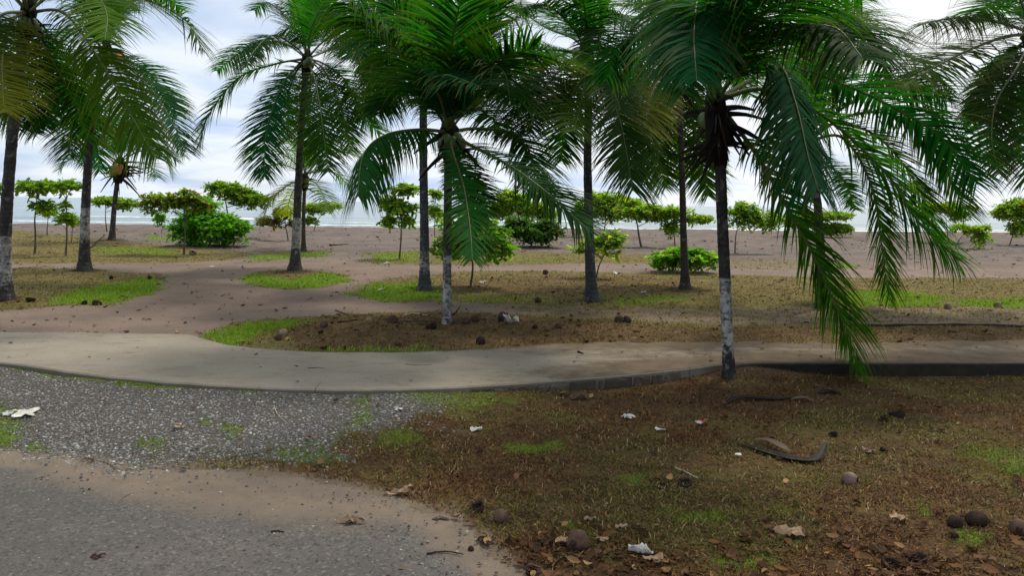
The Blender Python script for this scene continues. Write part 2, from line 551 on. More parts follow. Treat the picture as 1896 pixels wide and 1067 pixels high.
# fan-shaped sheet: fine where the picture is near, coarse far out
ys = np.concatenate([np.linspace(-40, -1, 14), np.linspace(0, 2.8, 14), np.linspace(3, 13, 190), np.linspace(13.1, 30, 130), np.linspace(30.3, 90, 130), np.linspace(95, 400, 8)])
ss = np.concatenate([np.linspace(-9, -1.1, 14), np.linspace(-1.0, 1.0, 361), np.linspace(1.1, 9, 14)])
YY = np.repeat(ys[:, None], len(ss), 1)
XX = ss[None, :] * np.maximum(np.abs(YY) * 0.82, 5.0)
x = XX.ravel(); y = YY.ravel()
zt = height(x, y)
near = np.exp(-((y - yfront(x)) / 3.0) ** 2)
ni, nj = YY.shape
ii = np.arange(ni - 1)[:, None]; jj = np.arange(nj - 1)[None, :]
a = ii * nj + jj
F = np.stack([a, a + 1, a + nj + 1, a + nj], -1).reshape(-1, 4)
inside = (sdf(road_poly, x, y))
zA = np.stack([zone('dry', x, y), zone('green', x, y), zone('gravel', x, y)], 1)
isfront = (y < yfront(x)).astype(float)
zB = np.stack([isfront, np.maximum(zone('dust', x, y, 0.5), sstep(inside, -0.25, 0.05)), sstep(y, 24, 34)], 1)
soil = np.clip(mounds(x, y) / 0.045, 0, 1) ** 1.5 * (y > yback(x))
soil = np.maximum(soil, np.exp(-(((x - 3.0) / 0.75) ** 2 + ((y - 10.25) / 0.45) ** 2)))
gm = raw_mesh('ground', np.stack([x, y, zt], 1), F, {'zoneA': zA, 'zoneB': zB, 'zoneC': np.stack([soil, zone('brown', x, y), soil], 1)}, True)

m, t, p, o = principled('ground_soil', 0.95, 0.12)
geo = t.n('ShaderNodeNewGeometry')
pos = geo.outputs['Position']
A = t.n('ShaderNodeSeparateColor'); t.l(attr(t, 'zoneA').outputs[0], A.inputs[0])
B = t.n('ShaderNodeSeparateColor'); t.l(attr(t, 'zoneB').outputs[0], B.inputs[0])
nl = t.noise(pos, 0.6, 5.0, 0.6); nm = t.noise(pos, 3.0, 6.0, 0.65); nf = t.noise(pos, 22.0, 5.0, 0.7); ns = t.noise(pos, 90.0, 4.0, 0.7)
track = t.mix(t.ramp(nl, 0.3, 0.7), (0.255, 0.190, 0.150), (0.185, 0.142, 0.116))
track = t.mix(t.ramp(nf, 0.5, 0.75, 0, 0.6), track, (0.10, 0.072, 0.058))
beach = t.mix(t.ramp(nl, 0.3, 0.7), (0.180, 0.146, 0.126), (0.122, 0.099, 0.087))
beach = t.mix(t.ramp(nm, 0.55, 0.72, 0, 0.7), beach, (0.09, 0.064, 0.056))
back_c = t.mix(B.outputs[2], track, beach)
dry = t.mix(t.ramp(nm, 0.3, 0.7), (0.205, 0.172, 0.062), (0.120, 0.095, 0.038))
dry = t.mix(t.ramp(nf, 0.45, 0.7, 0, 0.75), dry, (0.085, 0.052, 0.026))
back_c = t.mix(t.ramp(t.math('ADD', A.outputs[0], t.math('MULTIPLY', t.math('SUBTRACT', nm, 0.5), 0.9)), 0.3, 0.7), back_c, dry)
S_ = t.n('ShaderNodeSeparateColor'); t.l(attr(t, 'zoneC').outputs[0], S_.inputs[0])
brn = t.mix(t.ramp(nm, 0.3, 0.7), (0.20, 0.132, 0.062), (0.115, 0.076, 0.037))
brn = t.mix(t.ramp(nf, 0.45, 0.7, 0, 0.75), brn, (0.05, 0.03, 0.018))
back_c = t.mix(t.ramp(t.math('ADD', S_.outputs[1], t.math('MULTIPLY', t.math('SUBTRACT', nm, 0.5), 0.9)), 0.3, 0.75), back_c, brn)
lit = t.mix(t.ramp(nm, 0.3, 0.7), (0.135, 0.078, 0.033), (0.070, 0.042, 0.019))
lit = t.mix(t.ramp(nf, 0.42, 0.68, 0, 0.8), lit, (0.032, 0.019, 0.011))
lit = t.mix(t.ramp(t.noise(t.mapping(pos, (1, 1, 1), (5, 3, 0)), 0.9, 6.0, 0.65), 0.47, 0.62, 0, 0.75), lit, t.mix(t.ramp(nf, 0.3, 0.7), (0.15, 0.118, 0.038), (0.085, 0.07, 0.022)))
lit = t.mix(t.ramp(ns, 0.58, 0.72, 0, 0.6), lit, (0.24, 0.17, 0.09))
grv = t.mix(t.ramp(ns, 0.35, 0.65), (0.045, 0.04, 0.034), (0.15, 0.135, 0.115))
front_c = t.mix(t.ramp(t.math('ADD', A.outputs[2], t.math('MULTIPLY', t.math('SUBTRACT', nm, 0.5), 1.0)), 0.35, 0.6), lit, grv)
dst = t.mix(t.ramp(nm, 0.3, 0.7), (0.200, 0.150, 0.098), (0.155, 0.12, 0.086))
front_c = t.mix(t.ramp(t.math('ADD', B.outputs[1], t.math('MULTIPLY', t.math('SUBTRACT', nm, 0.5), 0.8)), 0.35, 0.75), front_c, dst)
col = t.mix(B.outputs[0], back_c, front_c)
grn = t.mix(t.ramp(nf, 0.3, 0.7), (0.095, 0.185, 0.012), (0.15, 0.24, 0.022))
col = t.mix(t.ramp(t.math('ADD', A.outputs[1], t.math('MULTIPLY', t.math('SUBTRACT', nm, 0.5), 0.8)), 0.3, 0.8, 0, 0.8), col, grn)
col = t.mix(t.ramp(t.math('ADD', S_.outputs[0], t.math('MULTIPLY', t.math('SUBTRACT', nm, 0.5), 0.9)), 0.25, 0.7, 0, 0.85), col, t.mix(t.ramp(nf, 0.3, 0.7), (0.085, 0.055, 0.035), (0.045, 0.03, 0.02)))
t.l(col, p.inputs['Base Color'])
b1 = t.bump(nf, 0.9, 0.05)
t.l(t.bump(ns, 0.6, 0.008, b1), p.inputs['Normal'])
tag(link('ground', gm, m), kind='structure')

# ------------------------------------------------------------------ road
def fill_poly(poly, z, step, jitter=0.0):
    """a flat gridded sheet clipped softly by a polygon"""
    P = np.array(poly); lo = P.min(0); hi = P.max(0)
    gx = np.arange(lo[0], hi[0], step); gy = np.arange(lo[1], hi[1], step)
    X, Y = np.meshgrid(gx, gy)
    return X, Y


X, Y = fill_poly([(-14, -5), (2.6, 8.5)], 0, 0.045)
d = sdf(road_poly, X.ravel(), Y.ravel()) + (fbm(X.ravel() * 3, Y.ravel() * 3, 77) - 0.5) * 0.28
keepv = d > 0
ni, nj = X.shape
ii = np.arange(ni - 1)[:, None]; jj = np.arange(nj - 1)[None, :]
a = ii * nj + jj
F = np.stack([a, a + 1, a + nj + 1, a + nj], -1).reshape(-1, 4)
F = F[keepv[F].all(1)]
used = np.unique(F); remap = np.zeros(len(d), int); remap[used] = np.arange(len(used))
xr, yr = X.ravel()[used], Y.ravel()[used]
zr = height(xr, yr) + 0.004 + 0.018 * sstep(d[used], 0.0, 0.7)
dust = np.maximum(zone('dust', xr, yr, 0.5), 1.3 * (1 - sstep(d[used], 0.05, 0.6)))
rm = raw_mesh('road', np.stack([xr, yr, zr], 1), remap[F], {'zoneB': np.stack([dust, dust, dust], 1)}, True)
m, t, p, o = principled('asphalt', 0.85, 0.25)
geo = t.n('ShaderNodeNewGeometry'); pos = geo.outputs['Position']
nl = t.noise(pos, 0.8, 5.0, 0.6); nm = t.noise(pos, 4.0, 6.0, 0.65); ns = t.noise(pos, 110.0, 4.0, 0.75); nf = t.noise(pos, 35.0, 4.0, 0.7)
vor = t.n('ShaderNodeTexVoronoi', feature='F1'); t.l(pos, vor.inputs['Vector']); vor.inputs['Scale'].default_value = 55.0
vc = t.n('ShaderNodeSeparateColor'); t.l(vor.outputs['Color'], vc.inputs[0])
asp = t.mix(t.ramp(nl, 0.3, 0.7), (0.085, 0.077, 0.071), (0.130, 0.116, 0.105))
asp = t.mix(t.ramp(nm, 0.45, 0.7, 0, 0.5), asp, (0.085, 0.076, 0.070))
asp = t.mix(t.ramp(vc.outputs[1], 0.6, 0.95, 0, 0.75), asp, (0.045, 0.04, 0.038))
asp = t.mix(t.ramp(ns, 0.42, 0.62, 0, 0.7), asp, (0.05, 0.045, 0.042))
asp = t.mix(t.ramp(nf, 0.6, 0.75, 0, 0.5), asp, (0.15, 0.132, 0.115))
asp = t.mix(t.ramp(vc.outputs[0], 0.86, 0.97, 0, 0.45), asp, (0.20, 0.185, 0.165))
dz = t.n('ShaderNodeSeparateColor'); t.l(attr(t, 'zoneB').outputs[0], dz.inputs[0])
dst = t.mix(t.ramp(nm, 0.3, 0.7), (0.200, 0.155, 0.108), (0.150, 0.118, 0.090))
dst = t.mix(t.ramp(ns, 0.4, 0.7, 0, 0.4), dst, (0.10, 0.08, 0.065))
col = t.mix(t.ramp(t.math('ADD', dz.outputs[0], t.math('MULTIPLY', t.math('SUBTRACT', t.math('ADD', t.math('MULTIPLY', nm, 0.6), t.math('MULTIPLY', nf, 0.4)), 0.5), 1.3)), 0.1, 0.95, 0, 0.95), asp, dst)
t.l(col, p.inputs['Base Color'])
t.l(t.bump(ns, 0.9, 0.008), p.inputs['Normal'])
tag(link('road', rm, m), kind='structure')

# ------------------------------------------------------------------ concrete walkway
m, t, p, o = principled('concrete', 0.9, 0.2)
geo = t.n('ShaderNodeNewGeometry'); pos = geo.outputs['Position']
sp = t.n('ShaderNodeSeparateXYZ'); t.l(pos, sp.inputs[0])
at_d = t.n('ShaderNodeSeparateColor'); t.l(attr(t, 'DirtShade').outputs[0], at_d.inputs[0])
nl = t.noise(pos, 0.7, 6.0, 0.6); nm = t.noise(pos, 3.5, 7.0, 0.65); nf = t.noise(pos, 30.0, 5.0, 0.7); ns = t.noise(pos, 120.0, 3.0, 0.7)
nst = t.noise(t.mapping(pos, (0.8, 3.5, 1)), 1.6, 6.0, 0.65)
con = t.mix(t.ramp(nl, 0.3, 0.7), (0.305, 0.268, 0.210), (0.222, 0.195, 0.153))
con = t.mix(t.ramp(nst, 0.5, 0.75, 0, 0.55), con, (0.20, 0.165, 0.12))
con = t.mix(t.ramp(nf, 0.5, 0.72, 0, 0.5), con, (0.15, 0.125, 0.10))
con = t.mix(t.ramp(t.noise(t.mapping(pos, (1, 2.0, 1), (9, 4, 0)), 2.2, 8.0, 0.72), 0.52, 0.68, 0, 0.6), con, (0.165, 0.125, 0.092))
con = t.mix(t.ramp(ns, 0.52, 0.72, 0, 0.5), con, (0.38, 0.34, 0.275))
con = t.mix(t.ramp(t.noise(pos, 55.0, 4.0, 0.7), 0.52, 0.7, 0, 0.55), con, (0.13, 0.11, 0.085))
drt = t.mix(t.ramp(nm, 0.3, 0.7), (0.165, 0.118, 0.072), (0.098, 0.068, 0.042))
f = t.ramp(t.math('ADD', at_d.outputs[0], t.math('MULTIPLY', t.math('SUBTRACT', t.math('ADD', t.math('MULTIPLY', nm, 0.5), t.math('MULTIPLY', nst, 0.5)), 0.5), 1.6)), 0.35, 0.85, 0, 0.92)
con = t.mix(f, con, drt)
face_shade = t.mix(t.ramp(nm, 0.3, 0.7), (0.010, 0.009, 0.008), (0.035, 0.03, 0.024))  # deep shade of the weathered front face, painted near-black
con = t.mix(t.math('MULTIPLY', at_d.outputs[1], t.ramp(nm, 0.2, 0.5, 0.75, 1.0)), con, face_shade)
t.l(con, p.inputs['Base Color'])
t.l(t.bump(t.math('ADD', nf, ns), 0.7, 0.01), p.inputs['Normal'])
M_CON = m

walk = empty('walkway', (0, 0, 0))
tag(walk, kind='structure')
WTOP = ZB + 0.012


def slab(x0f, x1f, x0b, x1b, n, ja, jb_):
    """one cast slab between the front and back edges; x runs along each edge"""
    s = np.linspace(0, 1, n); nr = 15
    xf = x0f + (x1f - x0f) * s; xb = x0b + (x1b - x0b) * s
    yf = yfront(xf) + (fbm(xf * 5, xf * 0 + 3, 61) - 0.5) * 0.03; yb = yback(xb) + (fbm(xb * 3, xb * 0, 62) - 0.5) * (0.10 + 0.35 * sstep(xb, 0, 2))
    V = []; D = []
    wig = lambda q, sd: (float(fbm(np.array([q * 4.0 + sd]), np.array([sd * 1.0]), 71, 3)[0]) - 0.5) * 0.22 * math.sin(math.pi * min(max(q, 0.02), 0.98))
    for k in range(nr):
        q = k / (nr - 1)
        if k == 0: q = 0.004
        X = xf + (xb - xf) * q + wig(q, ja) * (1 - s) ** 10 + wig(q, jb_) * s ** 10; Yq = yf + (yb - yf) * q
        V.append(np.stack([X, Yq, np.full(n, WTOP) + (fbm(X * 2, Yq * 2, 66) - 0.5) * 0.008], 1))
        rightness = sstep(X, -2.0, 3.0)
        D.append(np.stack([np.clip(0.18 + rightness * (0.50 + 0.45 * sstep(abs(q - 0.55), 0.1, 0.35)) + 0.35 * (q > 0.95), 0, 1), np.zeros(n), np.zeros(n)], 1))
    # front face, going down
    shade_amt = 0.35 + 0.65 * sstep(xf, 2.6, 3.4)  # amount of painted shade on the front face, full along the right wall
    V.insert(0, np.stack([xf, yf - 0.012, np.full(n, WTOP - 0.018)], 1)); D.insert(0, np.stack([np.zeros(n), shade_amt * 0.5, np.zeros(n)], 1))
    V.insert(0, np.stack([xf, yf - 0.006, np.full(n, WTOP - 0.05)], 1)); D.insert(0, np.stack([np.zeros(n), shade_amt, np.zeros(n)], 1))
    V.insert(0, np.stack([xf, yf + 0.0, np.full(n, -0.14)], 1)); D.insert(0, np.stack([np.zeros(n), shade_amt, np.zeros(n)], 1))
    V.append(np.stack([xb, yb + 0.01, np.full(n, -0.1)], 1)); D.append(np.stack([np.ones(n) * 0.8, np.zeros(n), np.zeros(n)], 1))
    V = np.array(V); D = np.array(D); r = len(V)
    i = np.arange(r - 1)[:, None]; j = np.arange(n - 1)[None, :]
    a = i * n + j
    F = np.stack([a, a + 1, a + n + 1, a + n], -1).reshape(-1, 4)
    e = []
    for k in range(r // 2 - 1):          # ends
        for c, fl in ((0, 1), (n - 1, 0)):
            q = [k * n + c, (k + 1) * n + c, (r - 2 - k) * n + c, (r - 1 - k) * n + c]
            e.append(q if fl else q[::-1])
    F = np.vstack([F, e])
    return link('slab', raw_mesh('slab', V.reshape(-1, 3), F, {'DirtShade': D.reshape(-1, 3)}, False), M_CON, walk)


jf, jb = gp(585, 721).x, gp(640, 655).x
cf, cb = gp(1278, 684).x, gp(1330, 636).x
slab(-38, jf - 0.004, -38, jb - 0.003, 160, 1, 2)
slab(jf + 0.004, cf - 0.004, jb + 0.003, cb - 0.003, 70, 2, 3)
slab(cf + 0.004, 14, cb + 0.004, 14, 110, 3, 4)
# rough kerb blocks showing under the slab's lip on the right
xs = np.linspace(gp(870, 717).x, gp(1262, 685).x, 12)
xs[1:-1] += rng.uniform(-0.09, 0.09, 10)
for k in range(11):
    xa, xb = xs[k] + 0.012 + 0.012 * random.random(), xs[k + 1] - 0.012 - 0.012 * random.random()
    n = 4
    X = np.linspace(xa, xb, n); V = []; dy = 0.022 + 0.02 * random.random(); zt = WTOP - 0.035 - 0.012 * random.random()
    for (oy, oz) in ((0.05, zt), (-dy * 0.6, zt - 0.004), (-dy, zt - 0.03), (-dy * 1.1, -0.05), (0.05, -0.06)):
        V.append(np.stack([X, yfront(X) + oy + (rng.random(n) - 0.5) * 0.03, oz + (rng.random(n) - 0.5) * 0.02], 1))
    V = np.array(V).reshape(-1, 3)
    a = np.arange(4)[:, None] * n + np.arange(n - 1)[None, :]
    F = np.stack([a, a + 1, a + n + 1, a + n], -1).reshape(-1, 4)
    D = np.zeros((len(V), 3)); D[:, 0] = 0.6; D[:, 1] = 0.6 + 0.3 * random.random()  # dirt on the blocks, plus the painted face shade
    link('kerb_block', raw_mesh('kerb_block', V, F, {'DirtShade': D}), M_CON, walk)


def kerb(name, pts, w, h, dirt):
    P, L = spline(pts, 40)
    zg = np.full(len(P), ZB)
    V = []
    for oy, oz in ((-w / 2, -0.08), (-w / 2, h - 0.012), (-w / 2 + 0.012, h), (w / 2, h), (w / 2, -0.08)):
        V.append(np.stack([P[:, 0], P[:, 1] + oy, zg + oz + ((fbm(P[:, 0] * 1.5, P[:, 0] * 0, 95) - 0.55) * 0.05 if oz > 0 else 0)], 1))
    n = 40; V = np.array(V).reshape(-1, 3)
    a = np.arange(4)[:, None] * n + np.arange(n - 1)[None, :]
    F = np.stack([a, a + 1, a + n + 1, a + n], -1).reshape(-1, 4)
    D = np.zeros((len(V), 3)); D[:, 0] = dirt; D[: 2 * n, 1] = 0.9  # dirt all over; shadow on the near face painted dark
    o = link(name, raw_mesh(name, V, F, {'DirtShade': D}), M_CON)
    return tag(o, kind='structure')


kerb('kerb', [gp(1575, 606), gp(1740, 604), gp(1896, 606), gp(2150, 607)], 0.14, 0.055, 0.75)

# ------------------------------------------------------------------ sea
ysr = np.concatenate([np.linspace(70, 200, 150), np.geomspace(201, 25000, 60)])
ssr = np.linspace(-1.3, 1.3, 200)
YY = np.repeat(ysr[:, None], len(ssr), 1); XX = ssr[None, :] * YY
x = XX.ravel(); y = YY.ravel()
yc = ycrest(x)
rel = y - yc
amp = np.exp(-np.clip(rel - 30, 0, None) / 120.0)
wobble = fbm(x * 0.02, y * 0.03, 5) * 14
z = -1.0 + amp * (0.16 * np.sin((rel + wobble) * 0.55) + 0.10 * (fbm(x * 0.15, y * 0.5, 8) - 0.5))
foam = np.zeros(len(x))
for c, wd, hh in ((29, 1.4, 0.2), (36, 0.9, 0.30), (47, 1.0, 0.25), (66, 1.2, 0.3)):
    c2 = c + (fbm(x * 0.03 + c, y * 0, 12) - 0.5) * 9
    brk = sstep(fbm(x * 0.035 + c * 3, y * 0 + c, 15), 0.38, 0.55) if c > 30 else 1.0
    g = np.exp(-((rel - c2) / wd) ** 2)
    z += g * hh * brk
    foam = np.maximum(foam, g * brk)
foam = np.maximum(foam * 0.8, sstep(-rel, -28, -24) * 0.8)
z = np.where(y > 3000, -1.0 - 0, z)
ni, nj = YY.shape
a = np.arange(ni - 1)[:, None] * nj + np.arange(nj - 1)[None, :]
F = np.stack([a, a + 1, a + nj + 1, a + nj], -1).reshape(-1, 4)
sm = raw_mesh('sea', np.stack([x, y, z], 1), F, {'Foam': np.stack([foam] * 3, 1)}, True)
m, t, p, o = principled('sea_water', 0.22, 0.5)
geo = t.n('ShaderNodeNewGeometry'); pos = geo.outputs['Position']
fo = t.n('ShaderNodeSeparateColor'); t.l(attr(t, 'Foam').outputs[0], fo.inputs[0])
nw = t.noise(t.mapping(pos, (0.25, 0.9, 1)), 1.0, 6.0, 0.6, 0.4)
nb = t.noise(t.mapping(pos, (0.02, 0.1, 1)), 1.0, 4.0, 0.55)
wc = t.mix(t.ramp(nb, 0.35, 0.65), (0.12, 0.19, 0.21), (0.19, 0.26, 0.275))
nfm = t.noise(t.mapping(pos, (0.5, 1.2, 1)), 1.2, 6.0, 0.7)
ff = t.ramp(t.math('ADD', fo.outputs[0], t.math('SUBTRACT', nfm, 0.5)), 0.35, 0.75)
t.l(t.mix(ff, wc, (0.75, 0.77, 0.76)), p.inputs['Base Color'])
t.l(t.ramp(ff, 0, 1, 0.22, 0.9), p.inputs['Roughness'])
t.l(t.bump(nw, 0.5, 0.35), p.inputs['Normal'])
tag(link('sea', sm, m), kind='structure')

# ------------------------------------------------------------------ coconut palms
def make_leaflets(C, T, S, N, tt, rg, Lmax, wid, a0, a1, droop, lift, col, ratio=0.16, segs=4, ragged=0.1):
    """all leaflets of one frond: C,T,S,N sampled frames at parameters tt"""
    n = len(tt)
    V = []; F = []; K = []; off = 0
    for side in (-1, 1):
        keep = rg.random(n) > ragged * 0.5
        C1, T1, S1, N1, q = C[keep], T[keep], S[keep], N[keep], tt[keep]
        k = len(q)
        u = (q - ratio) / (1 - ratio)
        prof = np.clip(0.52 + 1.5 * u - 1.0 * u ** 2 - 0.72 * u ** 6, 0.22, 1.1)
        L = Lmax * prof * (0.88 + 0.24 * rg.random(k)) * np.where(rg.random(k) < ragged, 0.55 + 0.4 * rg.random(k), 1)
        ang = a0 + (a1 - a0) * u + (rg.random(k) - 0.5) * 0.16
        li = lift * (1 - 0.7 * u) + (rg.random(k) - 0.5) * 0.22
        wv = (fbm(u * 14 + side * 5.3, u * 0 + rg.random() * 50, 7, 3) - 0.5)
        ang = ang + wv * 0.16
        li = li + (fbm(u * 11 + side * 3.1, u * 0 + rg.random() * 50, 9, 3) - 0.5) * 0.35
        d0 = norm(S1 * (side * np.cos(ang))[:, None] + T1 * np.sin(ang)[:, None] + N1 * li[:, None] + rg.normal(0, 0.05, (k, 3)))
        g = droop * (0.6 + 0.8 * rg.random(k)) + (rg.random(k) < 0.05) * rg.random(k) * 1.2
        p = C1.copy(); d = d0
        w0 = wid * (0.8 + 0.4 * rg.random(k)) * (0.75 + 0.35 * np.sin(np.pi * np.clip(u, 0, 1)))
        wp = (0.7, 1.0, 0.8, 0.45, 0.05) if segs == 4 else (0.6, 1.0, 0.75, 0.06)
        pts = []
        for s in range(segs + 1):
            Wd = norm(T1 - d * np.sum(T1 * d, 1)[:, None])
            # blades tilt so that some edge-on, some face-on
            h = (w0 * wp[s] * 0.5)[:, None]
            pts.append(p - Wd * h); pts.append(p + Wd * h)
            d = norm(d + np.array([0, 0, -1.0]) * (g * (0.25 + 0.30 * s))[:, None])
            p = p + d * (L / segs)[:, None]
        P = np.stack(pts, 1)                                   # k, 2*(segs+1), 3
        V.append(P.reshape(-1, 3))
        m_ = 2 * (segs + 1)
        b = off + np.arange(k)[:, None] * m_ + 2 * np.arange(segs)[None, :]
        F.append(np.stack([b, b + 1, b + 3, b + 2], -1).reshape(-1, 4))
        cc = np.array(col)[None, :] * (0.75 + 0.5 * rg.random((k, 1)))
        cc = np.repeat(cc[:, None, :], m_, 1)
        tipf = np.linspace(0, 1, segs + 1).repeat(2)[None, :, None] ** 3
        bt = (rg.random((k, 1, 1)) < 0.45) * 0.7
        cc = cc * (1 - bt * tipf) + np.array([0.17, 0.13, 0.05]) * bt * tipf
        K.append(cc.reshape(-1, 3)); off += k * m_
    return np.vstack(V), np.vstack(F), np.vstack(K)


def frond(root, pts, rg, Lleaf=0.75, n=72, wid=0.045, droop=0.5, lift=0.25, twist=0.0, tw0=0.0, col=(0.03, 0.09, 0.02), rib=0.028, a=(0.38, 0.95), dead=False, ragged=0.1, label=None):
    base = np.array(root.location)
    C, L = spline(pts, 60)
    C = C - base
    T = norm(np.gradient(C, axis=0))
    out = C[-1] - C[0]; out[2] = 0
    if np.linalg.norm(out) < 0.25:
        out = np.array([rg.random() - 0.5, -1.0, 0])
    out = norm(out)
    S0 = np.cross(out, [0, 0, 1.0])
    S = norm(S0[None, :] - T * (T @ S0)[:, None])
    N = np.cross(S, T)
    q = np.linspace(0, 1, 60)
    th = tw0 + twist * q
    S, N = S * np.cos(th)[:, None] + N * np.sin(th)[:, None], N * np.cos(th)[:, None] - S * np.sin(th)[:, None]
    r = rib * (1 - q) ** 0.8 + 0.004
    r[:5] *= np.array([1.7, 1.5, 1.3, 1.15, 1.05])
    V, F = tube(C, r, 6, 0.7)
    rb = link('frond', raw_mesh('frond', V, F, None, True), M_STUB if dead else M_RIB, root)
    if label: rb['label'] = label
    tt = np.linspace(0.15, 0.985, n)
    ip = lambda A: np.stack([np.interp(tt, q, A[:, k]) for k in range(3)], 1)
    V, F, K = make_leaflets(ip(C), norm(ip(T)), norm(ip(S)), norm(ip(N)), tt, rg, Lleaf, wid, a[0], a[1], droop, lift, col, ragged=ragged)
    lf = link('leaflets', raw_mesh('leaflets', V, F, K, False), M_DEAD if dead else M_PALM, rb)
    lf['kind'] = 'stuff'
    return rb


def auto_path(crown, az, el, L, bend, rg):
    """frond that rises at el and bends over under its own weight"""
    P = [np.array(crown, float)]; n = 9
    for k in range(n):
        e = el - bend * ((k + 0.5) / n) ** 1.25
        azk = az + 0.10 * math.sin(k * 0.5 + az * 3)
        P.append(P[-1] + (L / n) * np.array([math.cos(e) * math.sin(azk), math.cos(e) * math.cos(azk), math.sin(e)]))
    return P


def nut_mesh(r, rg):
    """husked coconut: slightly three-sided and pointed at one end"""
    u = np.linspace(0, math.pi, 9); v = np.linspace(0, 2 * math.pi, 12, endpoint=False)
    V = []
    for a_ in u:
        for b_ in v:
            k = math.sin(a_) * (1 + 0.07 * math.cos(3 * b_))
            V.append((r * 0.92 * k * math.cos(b_), r * 0.92 * k * math.sin(b_), -r * 1.18 * math.cos(a_) * (1 + 0.06 * math.cos(a_))))
    a = np.arange(8)[:, None] * 12 + np.arange(12)[None, :]; b = np.arange(8)[:, None] * 12 + (np.arange(12)[None, :] + 1) % 12
    return raw_mesh('coconut', V, np.stack([a, b, b + 12, a + 12], -1).reshape(-1, 4), None, True)


NUT = nut_mesh(0.105, rng)
MT = {}


def palm(label, trunk_px, y_off, r_base, r_top, Lf, fronds, fills, paint=0.0, paint_lo=0.0, tint=(0.015, 0.088, 0.014), nuts=(), nut_mat=None, leaf=1.02, nl=122, seed=1, wear=0.5,
         bark=((0.030, 0.027, 0.029), (0.072, 0.065, 0.062)), stubs=10, sheath=0.55, dead=(), base_y=None, droop=0.15, name='coconut_palm', wid=0.035, sk=1.0, flare=0.75):
    rg = np.random.default_rng(seed)
    b = ground(*trunk_px[0]) if base_y is None else at(trunk_px[0][0], trunk_px[0][1], base_y)
    b.z = hz(b.x, b.y)
    root = empty(name, b)
    tag(root, label, 'palm tree', 'coconut palms by the shore')
    n = len(trunk_px)
    pts = [b - Vector((0, 0, 0.08))] + [at(u, v, b.y + y_off * (k + 1) / (n - 1)) for k, (u, v) in enumerate(trunk_px[1:])]
    crown = np.array(pts[-1])
    C, L = spline(pts, 90)
    C = C - np.array(b)
    q = np.linspace(0, 1, 90); h = C[:, 2]
    r = r_top + (r_base - r_top) * (1 - q) ** 1.5 + r_base * flare * np.exp(-np.clip(h, 0, None) / 0.22)
    wob = 1 + 0.05 * (rg.random((90, 1)) - 0.5) + 0.06 * (rg.random((90, 14)) - 0.5) + 0.10 * np.exp(-np.clip(h, 0, None) / 0.2)[:, None] * (rg.random((90, 14)) - 0.5) * 2
    V, F = tube(C, r, 14, 1.0, wob)
    key = (paint, paint_lo, bark, wear)
    if key not in MT:
        MT[key] = mat_trunk('palm_bark', paint, bark[0], bark[1], paint_lo, wear)
    link('trunk', raw_mesh('trunk', V, F, None, True), MT[key], root)
    # fibrous sheath where the leaf bases clasp the stem
    T = norm(C[-1] - C[-12])
    k = 12
    rt = max(r_top, 0.085)
    cs = C[-1] + T[None, :] * np.linspace(-sheath, 0.28, k)[:, None]
    rs = np.interp(np.linspace(0, 1, k), [0, 0.35, 0.75, 1], [r_top * 1.05, rt * 1.75, rt * 1.7, rt * 0.5]) * sk
    V, F = tube(cs, rs, 12, 1.0, 1 + 0.35 * (rg.random((k, 12)) - 0.5))
    link('leaf_sheath', raw_mesh('leaf_sheath', V, F, None, False), M_FIBRE, root)
    cl = crown - np.array(b)
    for i in range(stubs):                                     # broken dead leaf stalks round the sheath
        az = rg.random() * 6.283; el = -0.9 + 1.3 * rg.random(); ln = (0.25 + 0.5 * rg.random()) * sk
        s0 = cl + T * (-sheath * 0.8 * rg.random()) + np.array([math.sin(az), math.cos(az), 0]) * r_top
        d = np.array([math.cos(el) * math.sin(az), math.cos(el) * math.cos(az), math.sin(el)])
        P = [s0, s0 + d * ln * 0.5, s0 + d * ln + np.array([0, 0, -0.12 * ln])]
        cc, _ = spline(P, 7)
        V, F = tube(cc, np.linspace(0.045, 0.012, 7) * (0.6 + 0.6 * rg.random()) * sk, 6, 0.5)
        link('dead_stalk', raw_mesh('dead_stalk', V, F, None, False), M_STUB if i % 2 else M_FIBRE, root)
    for spec in fronds:
        px, sgn = spec[0], spec[1]
        opt = spec[2] if len(spec) > 2 else {}
        flat = [np.array(crown)] + [np.array(at(u, v, crown[1])) for u, v in px]
        Lp = sum(np.linalg.norm(flat[i + 1] - flat[i]) for i in range(len(flat) - 1))
        LT = opt.get('L', Lf)
        dep = math.sqrt(max(LT * LT - Lp * Lp, 0.0)) * 0.9 if LT > Lp else 0.0
        dep = min(dep, 0.8 * LT) * sgn + opt.get('dy', 0)
        path = [np.array(crown)]; acc = 0.0
        for i in range(1, len(flat)):
            acc += np.linalg.norm(flat[i] - flat[i - 1])
            f = acc / Lp
            path.append(np.array(at(px[i - 1][0], px[i - 1][1], crown[1] + dep * f ** 0.9)))
        tn = np.array(opt.get('tint', tint)) * (0.8 + 0.4 * rg.random())
        frond(root, path, rg, Lleaf=leaf * opt.get('leaf', 1), n=nl, wid=wid, droop=opt.get('droop', droop), lift=opt.get('lift', 0.25), twist=opt.get('twist', (rg.random() - 0.5) * 0.8), tw0=opt.get('tw0', 0.0), col=tn,
              dead=opt.get('dead', False), ragged=opt.get('rag', 0.1), label='bright yellow-green frond' if opt.get('yellow') else None)
    for spec in fills:
        az, el, L, bend = spec[:4]
        P = auto_path(crown, math.radians(az), math.radians(el), L, math.radians(bend), rg)
        frond(root, P, rg, Lleaf=leaf, n=nl, wid=wid, droop=droop, twist=(rg.random() - 0.5) * 0.9, col=np.array(tint) * (0.75 + 0.5 * rg.random()))
